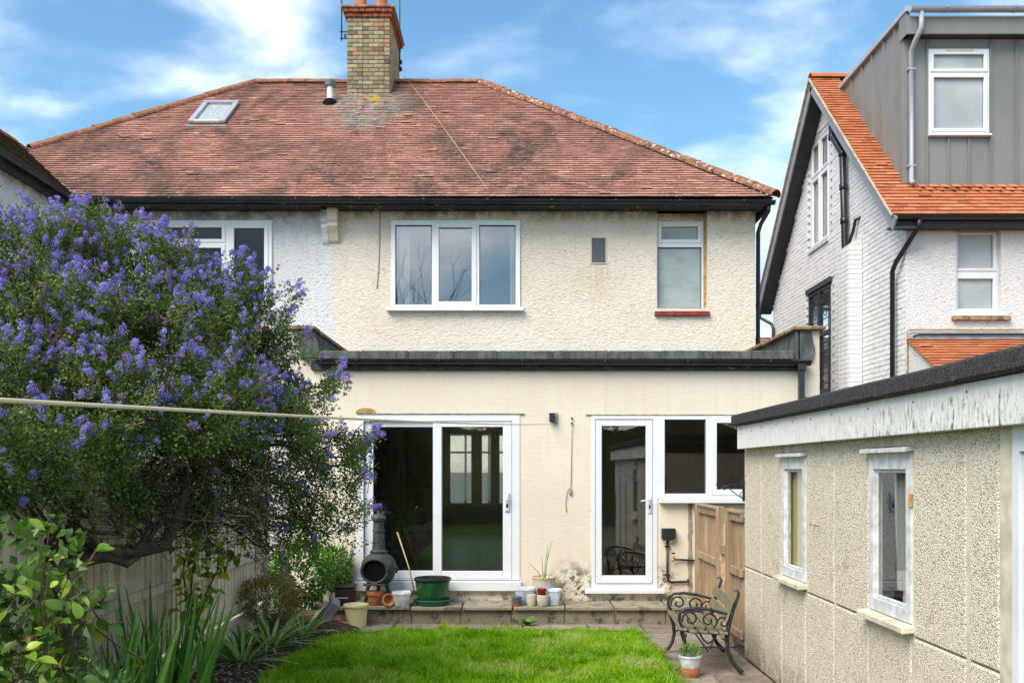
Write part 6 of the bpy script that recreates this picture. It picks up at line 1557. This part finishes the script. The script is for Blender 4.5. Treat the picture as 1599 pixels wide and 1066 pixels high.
st.build('stems', M['stem'], climb); leafy(climb, lp, ld, .078, rose_m, (4, 5, 5, 4, 3, 3, .5, .2))
rs = thing('rose_bush', 'lanky rose stems with pale green leaves in front of the fence post', 'rose bush', (-2.45, 7.6, .1))
st = MB(); lp, ld = [], []
Bz = Vector((-2.45, 7.55, .08))
for path in ([(296, 965), (292, 930), (286, 890), (296, 850)], [(300, 970), (318, 935), (340, 890), (345, 850)], [(298, 960), (300, 900), (310, 860), (322, 835)]):
    pts = [Bz] + [at(a, b_, 7.5) for a, b_ in path]; st.tube(pts, [.013, .011, .009, .007, .005], 6, False)
    for i in range(36): j = random.randint(2, 4); q = random.random(); lp.append(pts[j] * q + pts[j - 1] * (1 - q) + Vector((random.gauss(0, .05), random.gauss(0, .05), random.gauss(0, .04)))); ld.append(Vector(rdir(1)[0]))
for i in range(40): lp.append(at(random.gauss(335, 30), random.gauss(855, 16), random.gauss(7.5, .1))); ld.append(Vector(rdir(1)[0]))
st.build('stems', M['stem'], rs); leafy(rs, lp, ld, .088, rose_m, (.5, 1, 3, 4, 4, 4, .8, .1))
SW = [(0, .016), (.2, .020), (.45, .019), (.7, .014), (.88, .007), (1, .0006)]
iris_m = [leaf_mesh('leaf', M['iris'], q, SW, 1, b, .5) for q, b in ((.05, .03), (.25, .08), (.45, .05), (.65, .15), (.85, .1), (1, .25))]
for nm, (cx_, cy_, sx_, sy_, n, hmin, hmax) in (('tall sword-leaved iris clump nearest the camera beside the climber', (-2.40, 5.75, .10, .28, 60, .62, 1.0)), ('tall sword-leaved iris clump in front of the fence rail below the limb', (-2.46, 6.55, .12, .25, 70, .6, 1.02))):
    p = thing('iris_clump', nm, 'iris', (cx_, cy_, .08), 0, 'iris clumps in the flower bed')
    for k in range(n):
        b0 = (cx_ + random.gauss(0, sx_), cy_ + random.gauss(0, sy_), .06); h = random.uniform(hmin, hmax); d = (random.gauss(.08, .20), random.gauss(-.02, .2), 1)
        a = random.uniform(0, 6.28); put('leaf', random.choice(iris_m), p, M=frame(b0, d, (math.cos(a), math.sin(a), .0), h))
ST = [(0, .022), (.15, .032), (.4, .038), (.65, .034), (.88, .018), (1, .001)]
ag_m = [leaf_mesh('leaf', M['agap'], q, ST, 1, b, .25) for q, b in ((.1, .35), (.3, .5), (.5, .28), (.7, .6), (.9, .4), (1, .22))]
for lab, cx_, cy_, n, sz_ in (('arching strap-leaved plant at the lawn edge nearest the camera', -2.42, 8.35, 58, .42), ('fullest strap-leaved plant under the bronze shrub', -2.36, 9.05, 64, .46), ('smallest strap-leaved plant beside the shallow bowl', -2.20, 9.75, 44, .36), ('strap-leaved plant half hidden against the fence', -2.62, 9.0, 26, .40)):
    p = thing('strap_leaf_plant', lab, 'plant', (cx_, cy_, .09), 0, 'strap-leaved plants in the flower bed')
    for k in range(n):
        a = random.uniform(0, 6.28); el = random.uniform(.35, 1.3); d = (math.cos(a) * math.cos(el), math.sin(a) * math.cos(el), math.sin(el))
        put('leaf', random.choice(ag_m), p, M=frame((cx_ + .05 * math.cos(a), cy_ + .05 * math.sin(a), .07), d, (-math.cos(a), -math.sin(a), 1.2), sz_ * random.uniform(.7, 1.15)))
def bush(name, label, cat, c, r, n, ln, mat, stemmat, group=None, up=.3, aspect=.4, nstem=14):
    t = thing(name, label, cat, (c[0], c[1], .05), 0, group); c = np.array(c); r = np.array(r)
    d = rdir(n); q = rng.uniform(.45, 1.0, n) ** .5; lum = np.array([1 + .3 * mnoise.noise(Vector(x * 1.8 + c)) for x in d])
    C = c + d * r * (q * lum)[:, None]; C[:, 2] = np.maximum(C[:, 2], .06)
    D = unit(d + rng.normal(size=(n, 3)) * .7 + np.array([0, 0, up])); l_ = rng.uniform(.6, 1.2, n) * ln
    V, Fc, RR = scatter_leaves(C, D, unit(rng.normal(size=(n, 3)) * .5 + np.array([0, -.3, 1])), l_, l_ * aspect, np.clip(rng.normal(.5, .22, n) + (C[:, 2] - c[2]) / r[2] * .15, 0, 1))
    o = put('foliage', np_mesh('foliage', V, Fc, mat, RR), t); o['kind'] = 'stuff'
    s = MB()
    for k in range(nstem): e = c + rdir(1)[0] * r * .8; s.tube(wob((c[0] + random.gauss(0, .03), c[1] + random.gauss(0, .03), .04), e, 4, .04), [.008, .007, .005, .004, .003], 4, False)
    s.build('stems', stemmat, t); return t
bush('bronze_shrub', 'low bronze-green bushy shrub in the bed between fence and lawn', 'shrub', (-2.50, 9.55, .48), (.34, .38, .25), 3400, .05, M['pieris'], M['stem'], aspect=.26)
bush('green_bush', 'bright green leafy bush in the corner behind the caddy', 'bush', (-2.48, 10.85, .60), (.36, .3, .40), 1900, .075, M['hydr'], M['stem'], aspect=.5)
bush('green_bush', 'fresh green undergrowth below the shrub beside the chiminea', 'bush', (-2.16, 11.36, .60), (.22, .10, .28), 900, .06, M['hydr'], M['stem'], aspect=.5)
bush('grey_shrub', 'grey-green low foliage at the bottom left corner under the climber', 'shrub', (-2.15, 4.75, .45), (.28, .35, .36), 1700, .04, M['agap'], M['stem'], aspect=.45)
bush('pot_plant', 'small green plants growing in the white pot by the bench', 'plant', ((1078 - CX) * 8.12 / F, 8.12, .22), (.085, .085, .06), 260, .05, M['hydr'], M['stem'], aspect=.2, up=1.0)
wd_ = thing('weed', 'broad-leaved green weed growing at the foot of the step', 'weed', ((825 - CX) * 10.8 / F, 10.8, .0))
for k in range(12):
    a = k / 12 * 6.28; put('leaf', rose_m[k % 3], wd_, M=frame(((825 - CX) * 10.8 / F, 10.8, .01), (math.cos(a), math.sin(a) * .5, random.uniform(.3, 1.1)), (0, -.3, 1), random.uniform(.08, .15)))
# canes and a blue pole against the fence
for px, Y, h, lab, mt, rr in ((443, 10.2, 1.0, 'blue-grey pole leaning on the far end of the fence', 'gutter_grey', .018), (437, 10.35, 1.05, 'bent pale cane beside the blue-grey pole', 'cane', .008), (448, 10.4, .98, 'short thick bamboo cane in the bed corner', 'cane', .014)):
    Xc = (px - CX) * Y / F; tag(MB().tube([(Xc + .07, Y, .06), (Xc + .02, Y, .06 + h * .5), (Xc - .03, Y + .03, .06 + h)], rr, 7).build('garden_cane', M[mt], smooth=True), lab, 'cane', 'canes in the bed corner')

# --- lawn grass -----------------------------------------------------------------------
NB = 78000
gy = 7.2 + (10.27 - 7.2) * rng.random(NB) ** .9; ux = rng.random(NB)
gl = np.array([lawn_left(v) for v in gy]); gr = np.array([lawn_right(v) for v in gy]); gx = gl + (gr - gl) * ux + rng.normal(0, .022, NB)
gy = np.minimum(gy, 10.24 + .03 * np.sin(gx * 3.1) + .025 * np.sin(gx * 7.7 + 1) + rng.normal(0, .012, NB))
cl = np.array([mnoise.noise(Vector((a * 2.1, b * 2.1, 0))) + .6 * mnoise.noise(Vector((a * 6, b * 6, 4))) for a, b in zip(gx, gy)])
h = (.05 + .036 * np.clip(cl, -.8, 1.2)) * rng.uniform(.55, 1.5, NB) * np.where(gx > .75, .72, 1.0)
an = rng.uniform(0, 2 * np.pi, NB); ca = np.array([mnoise.noise(Vector((a * 3, b * 3, 9))) for a, b in zip(gx, gy)]) * 4
lean = rng.uniform(.15, .95, NB) * h; ld = np.stack([np.cos(an * .5 + ca), np.sin(an * .5 + ca), np.zeros(NB)], 1)
b0 = np.stack([gx, gy, np.full(NB, .022)], 1); w = rng.uniform(.0022, .0050, NB)
sd = np.stack([-np.sin(an), np.cos(an), np.zeros(NB)], 1) * w[:, None]
mid = b0 + ld * (lean * .35)[:, None] + np.array([0, 0, 1]) * (h * .6)[:, None]; tip = b0 + ld * lean[:, None] + np.array([0, 0, 1]) * (h * .95)[:, None]
tuft = np.clip(np.array([mnoise.noise(Vector((a * 9, b * 9, 50))) for a, b in zip(gx, gy)]) - .22, 0, 1) * 2.2; h = h * (1 + tuft); lean = lean * (1 + tuft)
mid = b0 + ld * (lean * .35)[:, None] + np.array([0, 0, 1]) * (h * .6)[:, None]; tip = b0 + ld * lean[:, None] + np.array([0, 0, 1]) * (h * .95)[:, None]
V = np.stack([b0 - sd, b0 + sd, mid - sd * .8, mid + sd * .8, tip], 1).reshape(-1, 3); bi = np.arange(NB)[:, None] * 5
Fc = np.concatenate([bi + np.array([[0, 1, 3]]), bi + np.array([[0, 3, 2]]), bi + np.array([[2, 3, 4]])], 0)
dry = np.array([mnoise.noise(Vector((a * 1.3, b * 1.9, 21))) + .5 * mnoise.noise(Vector((a * 5, b * 5, 33))) for a, b in zip(gx, gy)])
RR = np.repeat(np.clip(rng.normal(.47, .2, NB) + cl * .30 + np.where(rng.random(NB) < np.clip(dry * 1.3 - .15, 0, .6), .42, 0) + np.where(gx > .75, .06, 0), 0, 1), 5)
o = put('grass', np_mesh('grass', V, Fc, M['grass'], RR)); tag(o, 'short bright green grass of the lawn', 'grass', kind='stuff')
# longer blades spilling over the lawn edge
NE = 5200; side_ = rng.random(NE); ey = np.where(side_ < .75, rng.uniform(7.2, 10.25, NE), 10.22)
ex = np.where(side_ < .4, [lawn_left(v) for v in ey], [lawn_right(v) for v in ey]); ex = np.where(side_ >= .75, rng.uniform(-1.35, 1.36, NE), ex); ey = np.where(side_ >= .75, 10.22 + .03 * np.sin(ex * 3.1) + .025 * np.sin(ex * 7.7 + 1), ey)
od = np.stack([np.where(side_ < .4, -1, np.where(side_ < .75, 1, 0)), np.where(side_ >= .75, 1, 0), np.zeros(NE)], 1) + rng.normal(0, .6, (NE, 3)) * np.array([1, 1, 0])
ek = np.array([mnoise.noise(Vector((a * 5, b * 5, 77))) for a, b in zip(ex, ey)]); eh = rng.uniform(.03, .085, NE) * (1 + 1.1 * ek); eb = np.stack([ex + rng.normal(0, .02, NE), ey + rng.normal(0, .015, NE), np.full(NE, .012)], 1)
ew = np.cross(unit(od), np.array([0, 0, 1.0])) * rng.uniform(.002, .0045, NE)[:, None]; em = eb + od * (eh * .45)[:, None] + np.array([0, 0, 1]) * (eh * .75)[:, None]; et = eb + od * (eh * 1.15)[:, None] + np.array([0, 0, 1]) * (eh * .55)[:, None]
Ve = np.stack([eb - ew, eb + ew, em - ew * .8, em + ew * .8, et], 1).reshape(-1, 3); be = np.arange(NE)[:, None] * 5
o = put('edge_grass', np_mesh('edge_grass', Ve, np.concatenate([be + np.array([[0, 1, 3]]), be + np.array([[0, 3, 2]]), be + np.array([[2, 3, 4]])], 0), M['grass'], np.repeat(np.clip(rng.normal(.5, .25, NE), 0, 1), 5))); tag(o, 'longer ragged grass blades along the lawn edge', 'grass', kind='stuff')
# daisies and dead leaves
nd = 150; dx = rng.uniform(-1.6, 1.34, nd); dy = rng.uniform(7.4, 10.1, nd); clump = np.array([mnoise.noise(Vector((a * 2, b * 2, 90))) for a, b in zip(dx, dy)]); kd = clump > .02; dx, dy = dx[kd], dy[kd]; nd = len(dx)
rad_ = 7; Vd, Fd = [], []
for a, b in zip(dx, dy):
    q = len(Vd); r_ = random.uniform(.004, .008); hz_ = random.uniform(.055, .09); Vd.append((a, b, hz_)); Vd += [(a + r_ * math.cos(t), b + r_ * math.sin(t), hz_ + .002) for t in np.linspace(0, 2 * math.pi, rad_, endpoint=False)]
    Fd += [(q, q + 1 + k, q + 1 + (k + 1) % rad_) for k in range(rad_)]
o = put('daisies', np_mesh('daisies', Vd, Fd, M['white_glaze'], np.full(len(Vd), .5))); tag(o, 'tiny white daisies dotted in the lawn', 'daisies', kind='stuff')
nl = 420; lx = np.where(rng.random(nl) < .55, rng.uniform(1.38, 2.22, nl), rng.uniform(-1.9, 2.2, nl)); ly = np.where(lx > 1.38, rng.uniform(7, 10.9, nl), np.where(rng.random(nl) < .5, rng.uniform(10.3, 10.92, nl), rng.uniform(11.0, 11.45, nl)))
lz = np.where(ly > 10.94, .2035, .004) + .003; ll = rng.uniform(.008, .03, nl)
V, Fc, RR = scatter_leaves(np.stack([lx, ly, lz], 1), unit(np.stack([rng.normal(size=nl), rng.normal(size=nl), rng.uniform(0, .25, nl)], 1)), unit(rng.normal(size=(nl, 3)) * .25 + np.array([0, 0, 1])), ll, ll * .5, rng.random(nl))
o = put('dead_leaves', np_mesh('dead_leaves', V, Fc, M['pieris'], RR)); tag(o, 'scattered brown leaf litter on the paving and step', 'leaf litter', kind='stuff')
# mulch chips
NC = 2600; cy = rng.uniform(5, 10.05, NC); cx_ = -2.72 + (np.array([lawn_left(v) for v in cy]) + 2.74) * rng.random(NC)
ch_v = np.array([(-1, -1, -1), (1, -1, -1), (1, 1, -1), (-1, 1, -1), (-1, -1, 1), (1, -1, 1), (1, 1, 1), (-1, 1, 1)], float); ch_f = np.array([(0, 3, 2, 1), (4, 5, 6, 7), (0, 1, 5, 4), (1, 2, 6, 5), (2, 3, 7, 6), (3, 0, 4, 7)])
sc_ = np.stack([rng.uniform(.006, .024, NC), rng.uniform(.004, .014, NC), rng.uniform(.002, .007, NC)], 1); az = rng.uniform(0, 6.28, NC)
loc = ch_v[None] * sc_[:, None] * rng.uniform(.6, 1.1, (NC, 8, 1)); rx = loc[..., 0] * np.cos(az)[:, None] - loc[..., 1] * np.sin(az)[:, None]; ry = loc[..., 0] * np.sin(az)[:, None] + loc[..., 1] * np.cos(az)[:, None]
zz_ = np.array([bed_z(a, b) for a, b in zip(cx_, cy)]) + .004
V = np.stack([rx + cx_[:, None], ry + cy[:, None], loc[..., 2] + zz_[:, None]], 2).reshape(-1, 3); Fc = (np.arange(NC)[:, None, None] * 8 + ch_f[None]).reshape(-1, 4)
o = put('mulch', np_mesh('mulch', V, Fc, M['mulch'], np.repeat(rng.random(NC), 8))); tag(o, 'bark and gravel chips on the flower bed soil', 'mulch', kind='stuff')

# --- tree and added hedge behind the camera that show in the window glass ------------------------
hg = thing('hedge', 'tall dark hedge added out of view so the patio doors mirror leaves, not sky', 'hedge', (0, -10, 0))  # unseen hedge, added and sized for what the door glass mirrors
n = 26000; P = np.stack([rng.uniform(-9, 9, n), rng.uniform(-10.6, -9.6, n), 3.7 * rng.random(n) ** .8], 1); P[:, 2] *= 1 + .12 * np.sin(P[:, 0] * 1.3) + .06 * np.sin(P[:, 0] * 4.1)
V, Fc, RR = scatter_leaves(P, rdir(n), rdir(n), rng.uniform(.08, .15, n), rng.uniform(.05, .08, n), rng.random(n))
o = put('foliage', np_mesh('foliage', V, Fc, M['hedge'], RR), hg); o['kind'] = 'stuff'
hc = MB(); vs, fs = [], []
for i in range(37):
    xx = -9 + i * .5; top = 3.5 * (1 + .1 * math.sin(xx * 1.3)); vs += [(xx, -9.75, 0), (xx, -9.8, top), (xx, -10.4, top), (xx, -10.45, 0)]
for i in range(36):
    for k in range(3): a = i * 4 + k; fs.append((a, a + 1, a + 5, a + 4))
hc.add(vs, fs).build('core', M['hedge'], hg)
def bare_tree(name, label, loc, H, seed, spread=1.0, r0=.16):
    rs_ = random.Random(seed); t = thing(name, label, 'tree', loc); tr_ = MB(); tw = MB()
    def grow_(p, d, L, r, lev):
        n = 4; pts = [p]
        for i in range(n):
            d = (d + Vector((rs_.gauss(0, .12), rs_.gauss(0, .12), rs_.gauss(.05, .08)))).normalized(); pts.append(pts[-1] + d * L / n)
        (tr_ if lev < 2 else tw).tube(pts, [r * (1 - .45 * i / n) for i in range(n + 1)], 8 if lev < 2 else 4, False)
        if lev >= 5: return
        for k in range(3 if lev < 4 else 4):
            q = pts[-1] if k == 0 else pts[rs_.randint(2, n)]
            a = Vector((rs_.gauss(0, 1), rs_.gauss(0, 1), rs_.gauss(.25, .5))).normalized(); grow_(q, (d + a * (.55 * spread)).normalized(), L * rs_.uniform(.62, .8), r * .52, lev + 1)
    grow_(Vector(loc), Vector((0, 0, 1)), H * .32, r0, 0)
    tr_.build('trunk', M['bark'], t); o = tw.build('twigs', M['bark'], t); o['kind'] = 'stuff'
bare_tree('bare_tree', 'bare spreading tree mirrored in the upstairs window', (-3.0, -8.0, 0), 12.6, 5, .95)
bare_tree('bare_tree', 'small bare tree far off in the gap beside the white house', (11.6, 44, 0), 9.3, 9, .9, .12)
